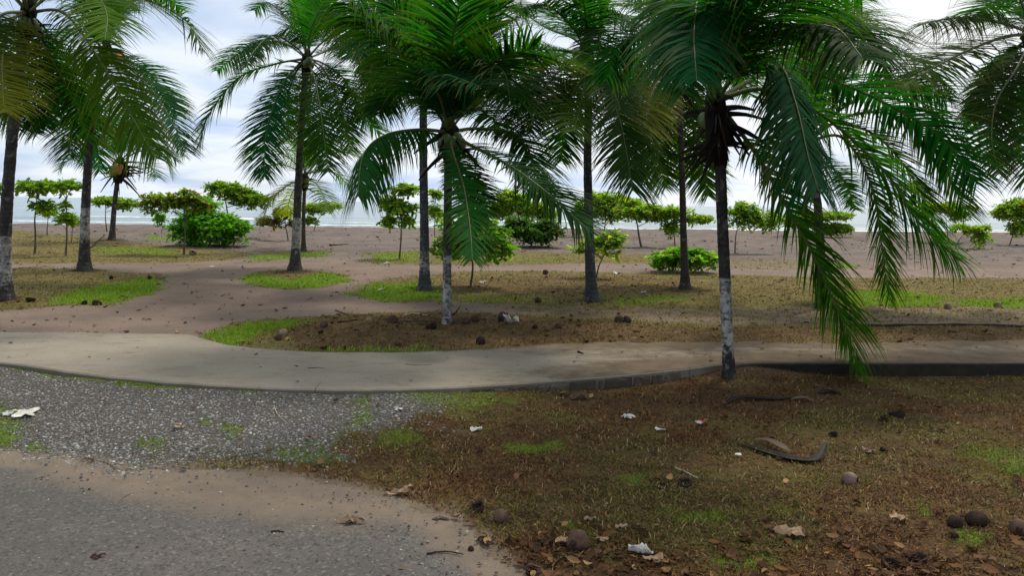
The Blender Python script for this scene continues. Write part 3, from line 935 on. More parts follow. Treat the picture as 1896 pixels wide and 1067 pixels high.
    for (u, v, dy) in nuts:
        c = np.array(at(u, v, crown[1] + dy)) - np.array(b)
        o = link('coconut', NUT if nut_mat is None else NUTS[nut_mat], M_NUTG, root, c)
        o.rotation_euler = (rg.random() * 0.8 - 0.4, rg.random() * 0.8 - 0.4, rg.random() * 6)
        o.scale = [sk * (0.9 + 0.2 * rg.random())] * 3
    return root


NUTS = {'orange': NUT.copy()}
NUTS['orange'].materials.append(M_NUTO)

OL = (0.060, 0.125, 0.012)       # olive, older sunlit fronds
YE = (0.15, 0.165, 0.012)
TE = (0.007, 0.068, 0.023)       # cool dark green
DG = (0.011, 0.052, 0.007)

palm('leaning coconut palm with worn white-painted foot at the left edge', [(8, 556), (10, 430), (22, 260), (40, 100), (52, 22)], 0.0, 0.125, 0.088, 4.6,
     [([(140, -40), (260, -5), (340, 35), (380, 98)], -1, dict(twist=0.5)),
      ([(120, 25), (190, 120), (255, 235), (292, 298)], -1, dict(tint=OL, droop=0.35, tw0=-0.5)),
      ([(120, -25), (180, -5), (198, 30), (194, 75)], -1, dict(tint=OL)),
      ([(85, 90), (130, 170), (165, 260)], 1, dict(tint=DG)),
      ([(75, 60), (100, 140), (88, 240)], 1, dict(tint=TE)),
      ([(20, 40), (5, 110), (8, 210)], -1, dict(tint=YE, yellow=1)),
      ([(0, 30), (-30, 110), (-40, 220)], -1, dict(tint=OL)),
      ([(0, -20), (-70, 0), (-120, 80)], 1), ([(60, -80), (100, -120), (170, -90)], 1),
      ([(30, -60), (-20, -120), (-100, -100)], -1), ([(60, 80), (40, 160), (70, 250)], 1, dict(tint=TE)),
      ([(-20, 60), (-10, 170), (40, 245)], 1)],
     [(40, 70, 4.4, 110), (150, 60, 4.4, 120), (230, 75, 4.2, 110), (300, 60, 4.5, 120), (180, 30, 4.5, 110), (95, 55, 4.4, 100)],
     paint=1.25, paint_lo=0.25, seed=11, nuts=[(60, 42, -0.1), (45, 40, -0.15), (68, 52, 0.05)], tint=(0.031, 0.080, 0.011))
palm('coconut palm with swollen foot and orange nuts rising behind the leaning palm', [(156, 503), (158, 400), (165, 280), (178, 170), (196, 95)], 0.3, 0.14, 0.088, 4.4,
     [([(235, 120), (295, 185), (346, 282)], -1, dict(tint=TE)), ([(215, 125), (252, 190), (276, 275)], -1, dict(tint=DG, leaf=0.8)),
      ([(225, 105), (280, 140), (330, 215)], 1, dict(tint=TE)),
      ([(170, 120), (140, 200), (128, 290)], -1, dict(tint=DG)), ([(180, 130), (170, 220), (185, 320)], 1, dict(tint=TE)),
      ([(165, 90), (115, 130), (90, 230)], -1, dict(tint=OL)),
      ([(160, 60), (110, 60), (70, 130)], 1), ([(200, 40), (215, 0), (260, 20)], 1, dict(tint=TE)), ([(180, 30), (150, -20), (100, -10)], -1)],
     [(20, 75, 4.0, 100), (140, 70, 4.0, 100), (260, 75, 4.0, 90)],
     paint=1.75, paint_lo=0.75, seed=12, nuts=[(214, 112, -0.2), (221, 108, -0.15), (206, 108, -0.2), (217, 100, 0.0)], nut_mat='orange')
palm('slim far palm with dead skirt and orange nuts on the beach', [(207, 447), (212, 380), (222, 300)], 0.0, 0.125, 0.10, 3.6,
     [([(265, 255), (315, 255), (342, 290)], -1, dict(tint=OL)), ([(260, 280), (300, 285), (320, 325)], 1), ([(200, 270), (175, 270), (158, 305)], -1), ([(235, 250), (262, 228), (300, 240)], 1),
      ([(215, 255), (205, 220), (180, 215)], 1), ([(225, 250), (232, 205), (255, 190)], -1), ([(245, 300), (275, 305), (292, 330)], -1)],
     [(0, 70, 3.2, 90), (180, 70, 3.2, 90), (90, 50, 3.2, 110), (270, 60, 3.2, 100), (220, 30, 3, 90)], seed=13, nl=84, stubs=34, sheath=1.0, sk=1.6,
     nuts=[(214, 312, -0.3), (219, 316, -0.3), (210, 318, -0.25), (216, 308, -0.25), (222, 310, -0.2)], nut_mat='orange', wid=0.036, bark=((0.04, 0.032, 0.03), (0.075, 0.06, 0.055)))
palm('tall palm with flared white-washed foot on the small round grass island', [(546, 505), (550, 400), (556, 270), (562, 180), (569, 108)], 0.2, 0.135, 0.085, 4.5,
     [([(520, 78), (460, 88), (400, 132)], 1, dict(droop=0.4)), ([(510, 118), (440, 145), (385, 215), (368, 272)], -1, dict(lift=0.1)),
      ([(530, 145), (505, 200), (491, 260), (490, 330)], -1, dict(tint=TE)), ([(545, 140), (533, 185), (533, 260)], 1),
      ([(583, 150), (594, 210), (608, 320)], -1, dict(leaf=1.1, tint=(0.021, 0.074, 0.007))), ([(600, 118), (640, 150), (672, 215), (706, 250)], 1),
      ([(600, 75), (650, 42), (685, 110), (680, 210)], -1, dict(leaf=1.1, tint=(0.013, 0.074, 0.007))), ([(550, 60), (500, 5), (470, 20)], 1),
      ([(545, 85), (505, 65), (470, 95), (455, 125)], -1, dict(tint=DG)), ([(575, 60), (595, 20), (640, 40)], -1), ([(600, 130), (630, 200), (650, 280)], 1, dict(tint=DG)),
      ([(580, 60), (600, -10), (660, -20)], 1), ([(560, 50), (555, -20), (520, -40)], 1), ([(620, 90), (665, 90), (690, 150)], 1, dict(tint=DG)), ([(575, 150), (570, 220), (585, 300)], 1, dict(tint=DG))],
     [(20, 80, 4.2, 80), (200, 75, 4.2, 80), (100, 80, 4.2, 70)],
     paint=1.5, paint_lo=0.5, seed=14, wear=0.35, nuts=[(566, 118, -0.15), (576, 120, -0.15), (572, 112, -0.2)], bark=((0.036, 0.033, 0.033), (0.085, 0.078, 0.072)), wid=0.036)
palm('small young palm with yellowing fronds behind the flared-foot palm', [(562, 466), (562, 400), (565, 330)], 0.0, 0.09, 0.07, 3.2,
     [([(530, 345), (500, 375), (483, 412)], -1, dict(tint=YE, yellow=1)), ([(545, 350), (535, 375), (532, 400)], 1, dict(tint=YE)), ([(585, 340), (600, 365), (605, 390)], -1, dict(tint=OL)),
      ([(575, 320), (620, 320), (650, 350)], 1, dict(tint=OL)), ([(540, 310), (505, 305), (485, 330)], 1, dict(tint=OL)), ([(570, 290), (590, 265), (620, 280)], 1)],
     [(0, 75, 2.8, 90), (180, 70, 2.8, 90), (250, 65, 2.8, 100), (70, 65, 2.8, 100)], seed=15, nl=64, stubs=6, wid=0.036, bark=((0.05, 0.045, 0.03), (0.09, 0.08, 0.055)), tint=OL)
palm('grey-trunked palm with its crown at the top of the picture, left of the nut-bearing palm', [(786, 537), (786, 440), (784, 300), (783, 150), (776, 5)], 0.2, 0.115, 0.08, 4.0,
     [([(740, -40), (700, 0), (690, 80)], -1), ([(720, -30), (660, 10), (640, 100)], 1), ([(790, -50), (830, -60), (880, 0)], 1), ([(760, 60), (735, 130), (700, 200)], 1, dict(tint=DG)),
      ([(800, 50), (815, 120), (800, 200)], -1, dict(tint=DG)), ([(750, 30), (715, 90), (712, 190)], -1, dict(tint=TE)), ([(740, 10), (690, 40), (650, 110)], -1, dict(tint=TE)), ([(820, 20), (870, 60), (890, 140)], 1)],
     [(30, 60, 3.8, 110), (120, 65, 3.8, 110), (300, 60, 3.8, 110)],
     paint=0.9, paint_lo=0.35, seed=16, wear=0.8, bark=((0.04, 0.041, 0.050), (0.085, 0.087, 0.098)))
palm('mottled slim palm with green coconuts standing in the litter bed behind the walkway', [(828, 600), (828, 480), (829, 380), (831, 245)], 0.0, 0.075, 0.068, 3.5,
     [([(780, 240), (715, 250), (674, 285), (662, 365)], -1, dict(droop=0.6, lift=-0.5, leaf=0.9)), ([(880, 238), (945, 246), (982, 285), (1000, 365)], 1, dict(lift=0.0, leaf=0.9)),
      ([(870, 268), (937, 303), (1010, 355), (1096, 432)], -1, dict(leaf=0.9)), ([(838, 280), (858, 345), (870, 420), (875, 485)], -1, dict(leaf=0.55, tint=(0.013, 0.098, 0.013))),
      ([(800, 190), (740, 95), (645, 5)], -1, dict(tint=(0.024, 0.087, 0.011), droop=0.6)), ([(833, 160), (840, 60), (865, -40)], -1), ([(850, 190), (905, 120), (985, 90), (1025, 100)], -1, dict(tint=(0.021, 0.087, 0.010))),
      ([(815, 170), (790, 60), (780, -40)], 1), ([(850, 180), (890, 80), (960, 30)], 1), ([(860, 210), (920, 170), (975, 175), (1010, 215)], 1, dict(tint=TE)), ([(830, 150), (870, 30), (950, -20)], 1),
      ([(810, 200), (770, 160), (725, 170), (700, 215)], 1, dict(tint=DG)), ([(845, 170), (880, 120), (930, 130), (945, 190)], -1, dict(tint=DG)),
      ([(818, 190), (800, 145), (830, 140), (890, 160)], -1, dict(tint=TE)), ([(845, 290), (880, 350), (905, 400)], 1, dict(tint=DG, leaf=0.7)), ([(855, 200), (900, 210), (935, 250)], 1, dict(tint=DG))],
     [(0, 80, 3.2, 60), (120, 78, 3.2, 60), (240, 80, 3.2, 60)],
     paint=1.15, paint_lo=-0.3, seed=17, wear=0.6, flare=0.3, nuts=[(826, 260, -0.14), (838, 263, -0.15), (852, 266, -0.1), (846, 258, -0.05), (820, 266, -0.05)], bark=((0.03, 0.028, 0.024), (0.07, 0.065, 0.055)), stubs=14, sheath=0.5)
palm('straight dark palm with blue-grey foot right of the nut-bearing palm', [(1096, 558), (1091, 440), (1088, 300), (1089, 190), (1085, 95)], 0.2, 0.115, 0.075, 3.9,
     [([(1105, 45), (1140, 25), (1195, 50), (1240, 110)], -1, dict(droop=0.45)), ([(1108, 55), (1112, 100), (1150, 205)], -1, dict(tint=(0.041, 0.104, 0.030))), ([(1082, 140), (1078, 180), (1062, 245)], -1, dict(tint=OL)),
      ([(1060, 112), (1015, 155), (975, 250)], -1, dict(tint=DG)), ([(1105, 130), (1145, 215), (1172, 355)], -1, dict(tint=(0.013, 0.052, 0.006), leaf=1.1)), ([(1060, 70), (1010, 50), (950, 10)], 1),
      ([(1050, 95), (990, 95), (945, 140)], 1, dict(tint=TE)), ([(1085, 40), (1070, -20), (1010, -40)], -1), ([(1090, 30), (1110, -30), (1170, -40)], 1), ([(1060, 50), (1010, 10), (940, 20)], -1),
      ([(1120, 90), (1170, 110), (1210, 180)], 1, dict(tint=DG)), ([(1075, 150), (1045, 210), (1040, 300)], 1, dict(tint=DG)), ([(1110, 110), (1160, 160), (1195, 260)], 1, dict(tint=TE)), ([(1040, 100), (985, 140), (955, 220)], 1, dict(tint=DG))],
     [(20, 80, 3.8, 70)],
     seed=18, bark=((0.035, 0.041, 0.043), (0.075, 0.088, 0.088)), nuts=[(1075, 105, -0.15), (1068, 100, -0.1)])
palm('dark thin palm rising through the low bright green bush', [(1269, 540), (1266, 450), (1263, 330), (1260, 230), (1256, 135)], 0.2, 0.095, 0.062, 3.8,
     [([(1225, 140), (1205, 180), (1190, 250)], -1, dict(tint=YE, yellow=1)), ([(1275, 190), (1292, 270), (1312, 365)], 1, dict(tint=(0.041, 0.104, 0.015))), ([(1235, 180), (1215, 260), (1232, 350)], 1, dict(tint=(0.034, 0.095, 0.015))),
      ([(1240, 170), (1190, 220), (1175, 330)], 1, dict(tint=DG)), ([(1285, 165), (1305, 230), (1325, 320)], 1, dict(tint=DG, leaf=0.7)), ([(1240, 60), (1200, 10), (1150, 10)], 1), ([(1270, 60), (1300, 0), (1360, 10)], 1),
      ([(1262, 190), (1255, 260), (1275, 330)], 1, dict(tint=OL)), ([(1225, 110), (1185, 110), (1150, 170)], 1), ([(1300, 110), (1350, 110), (1390, 180)], 1)],
     [(10, 80, 3.6, 80), (190, 75, 3.6, 80), (90, 70, 3.6, 90)], seed=19, bark=((0.035, 0.03, 0.027), (0.065, 0.056, 0.05)), tint=(0.021, 0.083, 0.010))
palm('nearest palm with white-painted lower trunk standing against the walkway wall', [(1351, 700), (1344, 560), (1338, 420), (1333, 300), (1325, 185)], 0.0, 0.074, 0.07, 4.1,
     [([(1385, 118), (1440, 116), (1472, 190), (1496, 290), (1516, 355)], -1, dict(tint=TE, leaf=0.9, lift=-0.1, droop=0.35, L=3.3)),
      ([(1400, 285), (1458, 385), (1503, 465), (1532, 530), (1568, 610), (1589, 688)], 1, dict(tint=(0.022, 0.071, 0.007), L=3.0, leaf=1.0, tw0=0.25, dy=0.25, droop=0.3)),
      ([(1420, 165), (1530, 218), (1640, 320), (1700, 410), (1776, 484)], -1, dict(tint=(0.017, 0.078, 0.009))),
      ([(1400, 95), (1480, 52), (1560, 34), (1622, 72), (1642, 160)], 1, dict(lift=0.1)),
      ([(1450, 125), (1572, 160), (1672, 208), (1748, 258), (1812, 345)], 1, dict(tint=TE)),
      ([(1300, 60), (1262, -20), (1246, 70), (1266, 175)], -1, dict(tint=(0.028, 0.104, 0.027), leaf=0.7)),
      ([(1320, 90), (1295, 0), (1285, 60), (1290, 150)], -1, dict(tint=TE, leaf=0.7)),
      ([(1340, 80), (1370, -20), (1440, -60)], -1), ([(1350, 100), (1420, 20), (1520, -10)], -1), ([(1320, 60), (1325, -60), (1350, -140)], 1), ([(1300, 80), (1240, -10), (1150, -20)], 1), ([(1290, 120), (1220, 60), (1150, 80), (1120, 150)], 1, dict(tint=TE)),
      ([(1345, 60), (1400, -60), (1500, -80), (1600, 0)], 1), ([(1370, 130), (1440, 60), (1540, 50), (1600, 110)], -1, dict(tint=DG))],
     [(15, 80, 4.0, 60), (255, 80, 4.0, 70)],
     paint=1.28, paint_lo=0.22, seed=20, wear=0.5, bark=((0.022, 0.021, 0.022), (0.05, 0.047, 0.046)), stubs=40, sheath=0.85, sk=0.95, flare=0.25, droop=0.28, nl=128, nuts=[(1306, 222, 0.12), (1340, 228, 0.1)])
palm('dark slender palm hidden behind the drooping frond that touches the ground', [(1522, 570), (1520, 480), (1514, 380), (1504, 320), (1494, 262)], 0.1, 0.09, 0.078, 3.9,
     [([(1560, 255), (1612, 340), (1632, 450), (1645, 556)], -1, dict(tint=(0.021, 0.074, 0.007))), ([(1570, 215), (1660, 215), (1740, 290), (1790, 400)], 1, dict(tint=DG)),
      ([(1530, 190), (1600, 110), (1700, 110), (1770, 190)], 1), ([(1455, 240), (1430, 255), (1410, 300)], 1, dict(tint=DG, leaf=0.5)), ([(1470, 180), (1430, 110), (1370, 110)], 1), ([(1505, 150), (1530, 60), (1600, 20)], 1),
      ([(1540, 230), (1620, 250), (1690, 330), (1740, 440)], -1, dict(tint=(0.017, 0.070, 0.007))), ([(1525, 300), (1560, 330), (1585, 390)], 1, dict(tint=DG, leaf=0.6)), ([(1560, 200), (1640, 170), (1720, 200), (1760, 300)], -1, dict(tint=TE))],
     [(20, 75, 3.7, 80), (80, 60, 3.7, 100), (200, 75, 3.7, 80)], seed=21, bark=((0.03, 0.024, 0.024), (0.06, 0.048, 0.046)), stubs=20, sheath=0.9)
palm('palm at the right edge with only its fronds in the frame', [(1960, 600), (1955, 450), (1940, 250), (1912, 62)], 0.0, 0.12, 0.1, 4.0,
     [([(1854, 42), (1776, 32), (1700, 45)], -1, dict(droop=0.55, tint=(0.041, 0.078, 0.015))), ([(1860, 68), (1790, 94), (1715, 133), (1665, 165)], -1, dict(tint=OL)), ([(1886, 120), (1846, 186), (1836, 255), (1850, 325)], -1, dict(tint=(0.034, 0.064, 0.015), leaf=0.7)),
      ([(1885, 20), (1845, 0), (1800, 40)], 1), ([(1905, 150), (1890, 220), (1880, 300)], 1), ([(1870, 100), (1820, 160), (1800, 230)], 1, dict(leaf=0.5, L=2.4)), ([(1940, 30), (2000, 40), (2060, 110)], -1), ([(1930, 0), (1960, -60), (2030, -60)], 1), ([(1880, -20), (1840, -60), (1780, -40)], -1), ([(1910, 140), (1905, 230), (1925, 330)], -1)],
     [(20, 75, 3.7, 80), (120, 70, 3.7, 90), (210, 70, 3.7, 90)], seed=22)
palm('pale young palm glimpsed through hanging fronds right of the beach', [(1702, 432), (1698, 395), (1692, 365)], 0.0, 0.12, 0.1, 2.4,
     [([(1675, 350), (1660, 365), (1655, 390)], -1, dict(tint=YE)), ([(1710, 350), (1725, 362), (1730, 385)], -1, dict(tint=YE)), ([(1690, 345), (1700, 335), (1715, 340)], 1, dict(tint=YE))],
     [(0, 75, 2.2, 80), (180, 70, 2.2, 90), (270, 60, 2.2, 100), (90, 60, 2.2, 100)], seed=23, nl=50, stubs=4, tint=YE, wid=0.036)

# ------------------------------------------------------------------ sea almond trees and bushes
def leaf_cloud(centres, rg, size, cols, per=8, flat=0.55):
    """rosettes of broad leaves (each leaf a folded blade of 4 faces) round the given points"""
    C = np.repeat(np.asarray(centres, float), per, 0); n = len(C)
    az = rg.random(n) * 6.283
    el = rg.normal(0.15, 0.45, n)
    d = np.stack([np.cos(el) * np.cos(az), np.cos(el) * np.sin(az), np.sin(el)], 1)
    s = norm(np.cross(d, np.array([0, 0, 1.0])) + rg.normal(0, 0.25, (n, 3)))
    nn = norm(np.cross(s, d))
    L = size * (0.45 + 0.95 * rg.random(n) ** 1.3)[:, None]
    w = L * (0.26 + 0.06 * rg.random(n))[:, None]
    b = C + d * L * 0.08
    droop = np.array([0, 0, -1.0]) * L * (0.05 + 0.25 * rg.random((n, 1)))
    P = np.stack([b, b + d * L * 0.45 + s * w * 0.7 + nn * w * 0.25, b + d * L * 0.5 + droop * 0.3, b + d * L * 0.45 - s * w * 0.7 + nn * w * 0.25,
                  b + d * L * 0.82 + s * w + nn * w * 0.2 + droop * 0.7, b + d * L * 1.0 + droop, b + d * L * 0.82 - s * w + nn * w * 0.2 + droop * 0.7], 1)
    k = np.arange(n)[:, None, None] * 7
    F = (k + np.array([[0, 1, 2, 0], [0, 2, 3, 0], [1, 4, 5, 2], [2, 5, 6, 3]])[None]).reshape(-1, 4)
    tri = F[:, 0] == F[:, 3]
    # quads only: turn the two tips into slim quads by splitting the base point
    F2 = F.copy(); F2[tri, 3] = F[tri, 0]
    V = P.reshape(-1, 3)
    ext = len(V)
    V = np.vstack([V, b + s * w * 0.06])
    F2[tri, 3] = ext + np.repeat(np.arange(n), 2)
    ci = rg.choice(len(cols), n, p=np.array([c[1] for c in cols]) / sum(c[1] for c in cols))
    cc = np.array([c[0] for c in cols])[ci] * (0.7 + 0.6 * rg.random((n, 1)))
    K = np.vstack([np.repeat(cc, 7, 0), cc])
    return V, F2, K


GREEN = [((0.095, 0.22, 0.024), 5), ((0.16, 0.29, 0.03), 3), ((0.27, 0.34, 0.04), 1.5)]
YGREEN = [((0.165, 0.33, 0.03), 4), ((0.27, 0.39, 0.04), 3), ((0.11, 0.22, 0.024), 3), ((0.24, 0.16, 0.04), 0.6)]
RUST = [((0.12, 0.13, 0.03), 4), ((0.20, 0.115, 0.045), 2), ((0.09, 0.15, 0.025), 3)]
BUSH = [((0.055, 0.22, 0.012), 5), ((0.095, 0.30, 0.02), 4), ((0.18, 0.38, 0.035), 2.5)]


def almond(label, base, tiers, seed, cols=GREEN, stem=0.04, size=0.20, dens=1.35, name='almond_tree', cat='tree', group='sea almond trees on the beach', lean=None, y=None, per=8):
    """small tree: base pixel, then tiers (u, v, rx, ry) as they stand in the photo"""
    rg = np.random.default_rng(seed)
    b = ground(*base)
    root = empty(name, b)
    tag(root, label, cat, group)
    s = b.y / FPX
    B = np.array(b)
    cen = []; limbs = []
    top = max(tiers, key=lambda q: -q[1])
    ct = np.array(at(top[0], top[1], b.y)) - B
    fork = ct * 0.55; fork[0] = ct[0] * 0.35
    fork[0] += rg.normal(0, 0.05)
    V = []; F = []; off = 0
    P, _ = spline([(0, 0, -0.1), tuple(fork * 0.5 + rg.normal(0, 0.04, 3) * [1, 1, 0]), tuple(fork), tuple(ct * [0.8, 0.8, 0.93])], 22)
    v, f = tube(P, np.linspace(stem, stem * 0.35, 22) * (1 + 0.3 * np.exp(-np.arange(22) / 2.0)), 8, 1.0, 1 + 0.12 * (rg.random((22, 8)) - 0.5))
    link('trunk', raw_mesh('trunk', v, f, None, True), M_BRAN, root)
    for (u, vv, rx, ry) in tiers:
        c = np.array(at(u, vv, b.y)) - B
        R = np.array([rx * s, rx * s * 0.8, ry * s])
        vol = max(8, int(dens * 7.5 * R[0] * R[1] / (size * size) * (0.5 + 0.8 * min(R[2] / size, 3))))
        pts = rg.normal(0, 1, (vol, 3)); pts = norm(pts) * (rg.random((vol, 1)) ** 0.45)
        pts[:, 2] = np.where(rg.random(vol) < 0.55, np.abs(pts[:, 2]), pts[:, 2])
        gap = fbm(pts[:, 0] * 2.2 + u, pts[:, 1] * 2.2 + pts[:, 2] * 2.7 + vv, seed, 3)
        pts = pts[gap > 0.42]
        if len(pts) == 0:
            pts = np.zeros((3, 3))
        edge = 1 + 0.5 * (fbm(np.arctan2(pts[:, 1], pts[:, 0]) * 1.6 + seed, pts[:, 2] * 1.5, seed + 3, 3) - 0.5)[:, None] * 2
        q = c + pts * R * edge
        q[:, 2] = np.maximum(q[:, 2], 0.06)
        cen.append(q)
        # limbs reaching into this tier
        for k in range(max(2, int(3 * dens))):
            tip = q[rg.integers(len(q))]
            j = P[int(np.clip(np.searchsorted(P[:, 2], min(tip[2], P[-1, 2]) - 0.25), 6, 20))]
            mid = (j + tip) / 2 + np.array([0, 0, 0.05 + 0.1 * rg.random()])
            cc, _ = spline([j, mid, tip], 8)
            v, f = tube(cc, np.linspace(stem * 0.4, 0.006, 8), 5, 1.0, None, False)
            V.append(v); F.append(f + off); off += len(v)
    if V:
        for v, f0 in zip(V, range(len(V))):
            pass
        o = 0
        for v, f in zip(V, F):
            link('limb', raw_mesh('limb', v, f - o, None, True), M_BRAN, root); o += len(v)
    cen = np.vstack(cen)
    v, f, k = leaf_cloud(cen, rg, size, cols, per)
    link('crown', raw_mesh('crown', v, f, k, False), M_ALM, root)['kind'] = 'stuff'
    return root


almond('slim sea almond tree with flat green crown left of the swollen-foot palm', (64, 470), [(72, 350, 40, 13), (80, 385, 22, 12)], 31)
almond('sea almond sapling with tiered sparse leaves just left of the swollen-foot palm', (121, 474), [(124, 348, 30, 12), (118, 382, 14, 8), (128, 408, 22, 10)], 32, stem=0.035)
almond('tiny yellow-green sapling behind the slim flat-crowned almond', (87, 436), [(90, 392, 16, 14)], 33, YGREEN, 0.03)
almond('tiny sapling with drooping leaves close to the swollen-foot palm', (132, 450), [(138, 412, 14, 11)], 34, YGREEN, 0.025)
almond('leafy almond tree cut by the left edge behind the leaning palm', (-14, 452), [(-4, 352, 18, 14), (-6, 400, 12, 20)], 35)
almond('small umbrella-shaped almond tree beside the slim far palm', (198, 428), [(196, 374, 30, 8), (232, 380, 24, 10)], 36)
almond('very small green sapling on the sand left of the big round bush', (300, 436), [(298, 408, 12, 14)], 37, BUSH, 0.02)
almond('crooked almond tree with reddish leaf tips leaning over the big round bush', (340, 472), [(300, 380, 36, 20), (345, 372, 30, 16), (375, 385, 22, 14), (340, 360, 12, 8)], 38, RUST + GREEN, 0.045)
almond('big rounded glossy green bush spreading over the beach sand', (390, 456), [(390, 425, 66, 36), (375, 390, 34, 28), (430, 430, 36, 28), (345, 438, 30, 20)], 39, BUSH, 0.04, 0.20, 0.9, 'round_bush', 'bush', 'bushes on the beach')
almond('wide flat-topped almond tree behind the big round bush', (430, 440), [(425, 355, 42, 15), (465, 372, 38, 15), (410, 348, 22, 10)], 40, GREEN, 0.06)
almond('low rusty-leaved almond bush left of the flared-foot palm', (534, 446), [(498, 412, 26, 10), (525, 395, 22, 12), (540, 418, 12, 8)], 41, RUST, 0.035)
almond('young almond tree with spreading light branches right of the flared-foot palm', (580, 428), [(585, 388, 28, 10), (612, 383, 20, 7), (572, 410, 16, 8)], 42, YGREEN, 0.03)
almond('tiered almond tree with bright leaves on the central grass patch', (739, 480), [(750, 352, 34, 9), (725, 375, 14, 16), (740, 388, 38, 14), (722, 412, 22, 11), (755, 412, 18, 10)], 43, GREEN, 0.035)
almond('short dark almond stump with few leaves behind the tiered almond tree', (721, 433), [(722, 408, 10, 10)], 44, GREEN, 0.06)
almond('almond tree partly hidden between the two middle palm trunks', (806, 458), [(806, 362, 17, 9), (806, 398, 16, 18)], 45, YGREEN, 0.025)
almond('bright green broad-leaved young almond in front of the middle bushes', (870, 531), [(872, 440, 70, 34), (918, 462, 42, 18), (826, 468, 34, 20), (885, 408, 40, 20)], 46, BUSH + YGREEN, 0.03, 0.22, 1.0)
almond('yellow-green almond tree above the dark low bush', (945, 437), [(948, 375, 34, 22), (930, 395, 26, 16), (990, 392, 36, 18), (1015, 400, 20, 14)], 47, YGREEN, 0.04)
almond('dark low spreading bush behind the drooping middle frond', (985, 457), [(985, 435, 58, 20), (960, 415, 30, 14), (1015, 420, 28, 14)], 48, [((0.025, 0.085, 0.014), 4), ((0.06, 0.13, 0.02), 2), ((0.10, 0.15, 0.02), 1)], 0.04, 0.20, 0.9, 'low_bush', 'bush', 'bushes on the beach')
almond('broad yellowish almond tree behind the straight dark palm', (1115, 440), [(1105, 385, 44, 26), (1150, 388, 40, 24), (1078, 400, 22, 16), (1130, 370, 24, 14)], 49, YGREEN, 0.05)
almond('small leafy almond sapling right beside the straight dark palm', (1103, 515), [(1112, 455, 36, 20), (1135, 445, 20, 16), (1070, 465, 14, 9)], 50, YGREEN, 0.025)
almond('leaning almond tree with bare crooked stem on the open sand', (1188, 457), [(1185, 392, 46, 16), (1215, 400, 26, 14), (1165, 378, 20, 10)], 51, YGREEN, 0.055)
almond('almond tree with drooping right branch behind the dark thin palm', (1250, 460), [(1245, 398, 34, 16), (1295, 408, 28, 8), (1245, 425, 20, 14)], 52, YGREEN, 0.035)
almond('low bright green dome bush around the dark thin palm', (1268, 505), [(1268, 482, 60, 17), (1262, 468, 36, 12), (1225, 492, 26, 8), (1305, 485, 26, 12)], 53, BUSH + YGREEN, 0.03, 0.17, 1.2, 'dome_bush', 'bush', 'bushes on the beach')
almond('almond tree just right of the nearest palm on the sand', (1361, 470), [(1372, 398, 34, 24), (1410, 412, 36, 20)], 54, GREEN, 0.035)
almond('flat layered almond tree behind the dark slender palm', (1500, 440), [(1525, 400, 54, 8), (1480, 412, 34, 16), (1545, 425, 38, 11)], 55, YGREEN, 0.04)
almond('sparse almond tree with flat crown above the beach log', (1757, 450), [(1745, 385, 44, 9), (1775, 400, 20, 10), (1715, 395, 14, 9)], 56, YGREEN, 0.03)
almond('crooked low almond sapling with drooping leaves right of the beach log', (1768, 460), [(1795, 425, 34, 9), (1818, 445, 18, 15)], 57, YGREEN, 0.03)
almond('dense almond tree cut by the right edge of the view', (1868, 455), [(1880, 395, 40, 22), (1900, 380, 26, 16), (1885, 425, 20, 14)], 58, YGREEN, 0.035)

# ------------------------------------------------------------------ ground cover
def fan(n, y0, y1, smax, rg):
    yy = np.exp(rg.uniform(math.log(y0), math.log(y1), n))
    return rg.uniform(-smax, smax, n) * np.maximum(yy, 4.5), yy


def blades(name, x, y, h, wd, lean, cols, rg, label, cat):
    n = len(x)
    z = height(x, y) - 0.004
    b = np.stack([x, y, z], 1)
    az = rg.random(n) * 6.283
    d = np.stack([np.cos(az), np.sin(az), np.zeros(n)], 1); s = np.stack([-np.sin(az), np.cos(az), np.zeros(n)], 1)
    h = h[:, None]; lean = lean[:, None]
    up = np.array([0, 0, 1.0])
    mid = b + up * h * 0.6 * np.cos(lean * 0.6) + d * h * 0.5 * np.sin(lean * 0.6)
    tip = mid + up * h * 0.5 * np.cos(lean) + d * h * 0.6 * np.sin(lean)
    wv = s * wd[:, None]
    P = np.stack([b - wv, b + wv, mid + wv * 0.8, mid - wv * 0.8, tip + wv * 0.15, tip - wv * 0.15], 1).reshape(-1, 3)
    k = np.arange(n)[:, None, None] * 6
    F = (k + np.array([[0, 1, 2, 3], [3, 2, 4, 5]])[None]).reshape(-1, 4)
    o = link(name, raw_mesh(name, P, F, np.repeat(cols, 6, 0), False), M_GRASS)
    return tag(o, label, cat, None, 'stuff')


rg = np.random.default_rng(101)
# green turf behind the walkway
x, y = fan(330000, 9.5, 48, 0.78, rg)
ok = y > yback(x) + 0.05
x, y = x[ok], y[ok]
g = zone('green', x, y); dr = zone('dry', x, y)
clump = fbm(x * 2.5, y * 2.5, 131)
keep = rg.random(len(x)) < np.clip(g * (0.5 + clump), 0, 1)
xg, yg = x[keep], y[keep]; n = len(xg)
cg = np.array([0.17, 0.33, 0.014]) * (0.65 + 0.7 * rg.random((n, 1))); yl = (rg.random(n) < 0.2)[:, None]
cg = np.where(yl, np.array([0.22, 0.19, 0.06]) * (0.7 + 0.5 * rg.random((n, 1))), cg)
blades('green_turf', xg, yg, 0.025 + 0.035 * rg.random(n), 0.0035 + 0.00035 * yg, rg.random(n) * 1.1, cg, rg, 'short green turf on the grass islands', 'grass')
keep = rg.random(len(x)) < np.clip(dr * (0.55 - 0.5 * g) * (0.2 + 1.2 * clump), 0, 1)
xd, yd = x[keep], y[keep]; n = len(xd)
pal = np.array([(0.30, 0.24, 0.095), (0.17, 0.125, 0.052), (0.19, 0.23, 0.045), (0.10, 0.068, 0.036)])
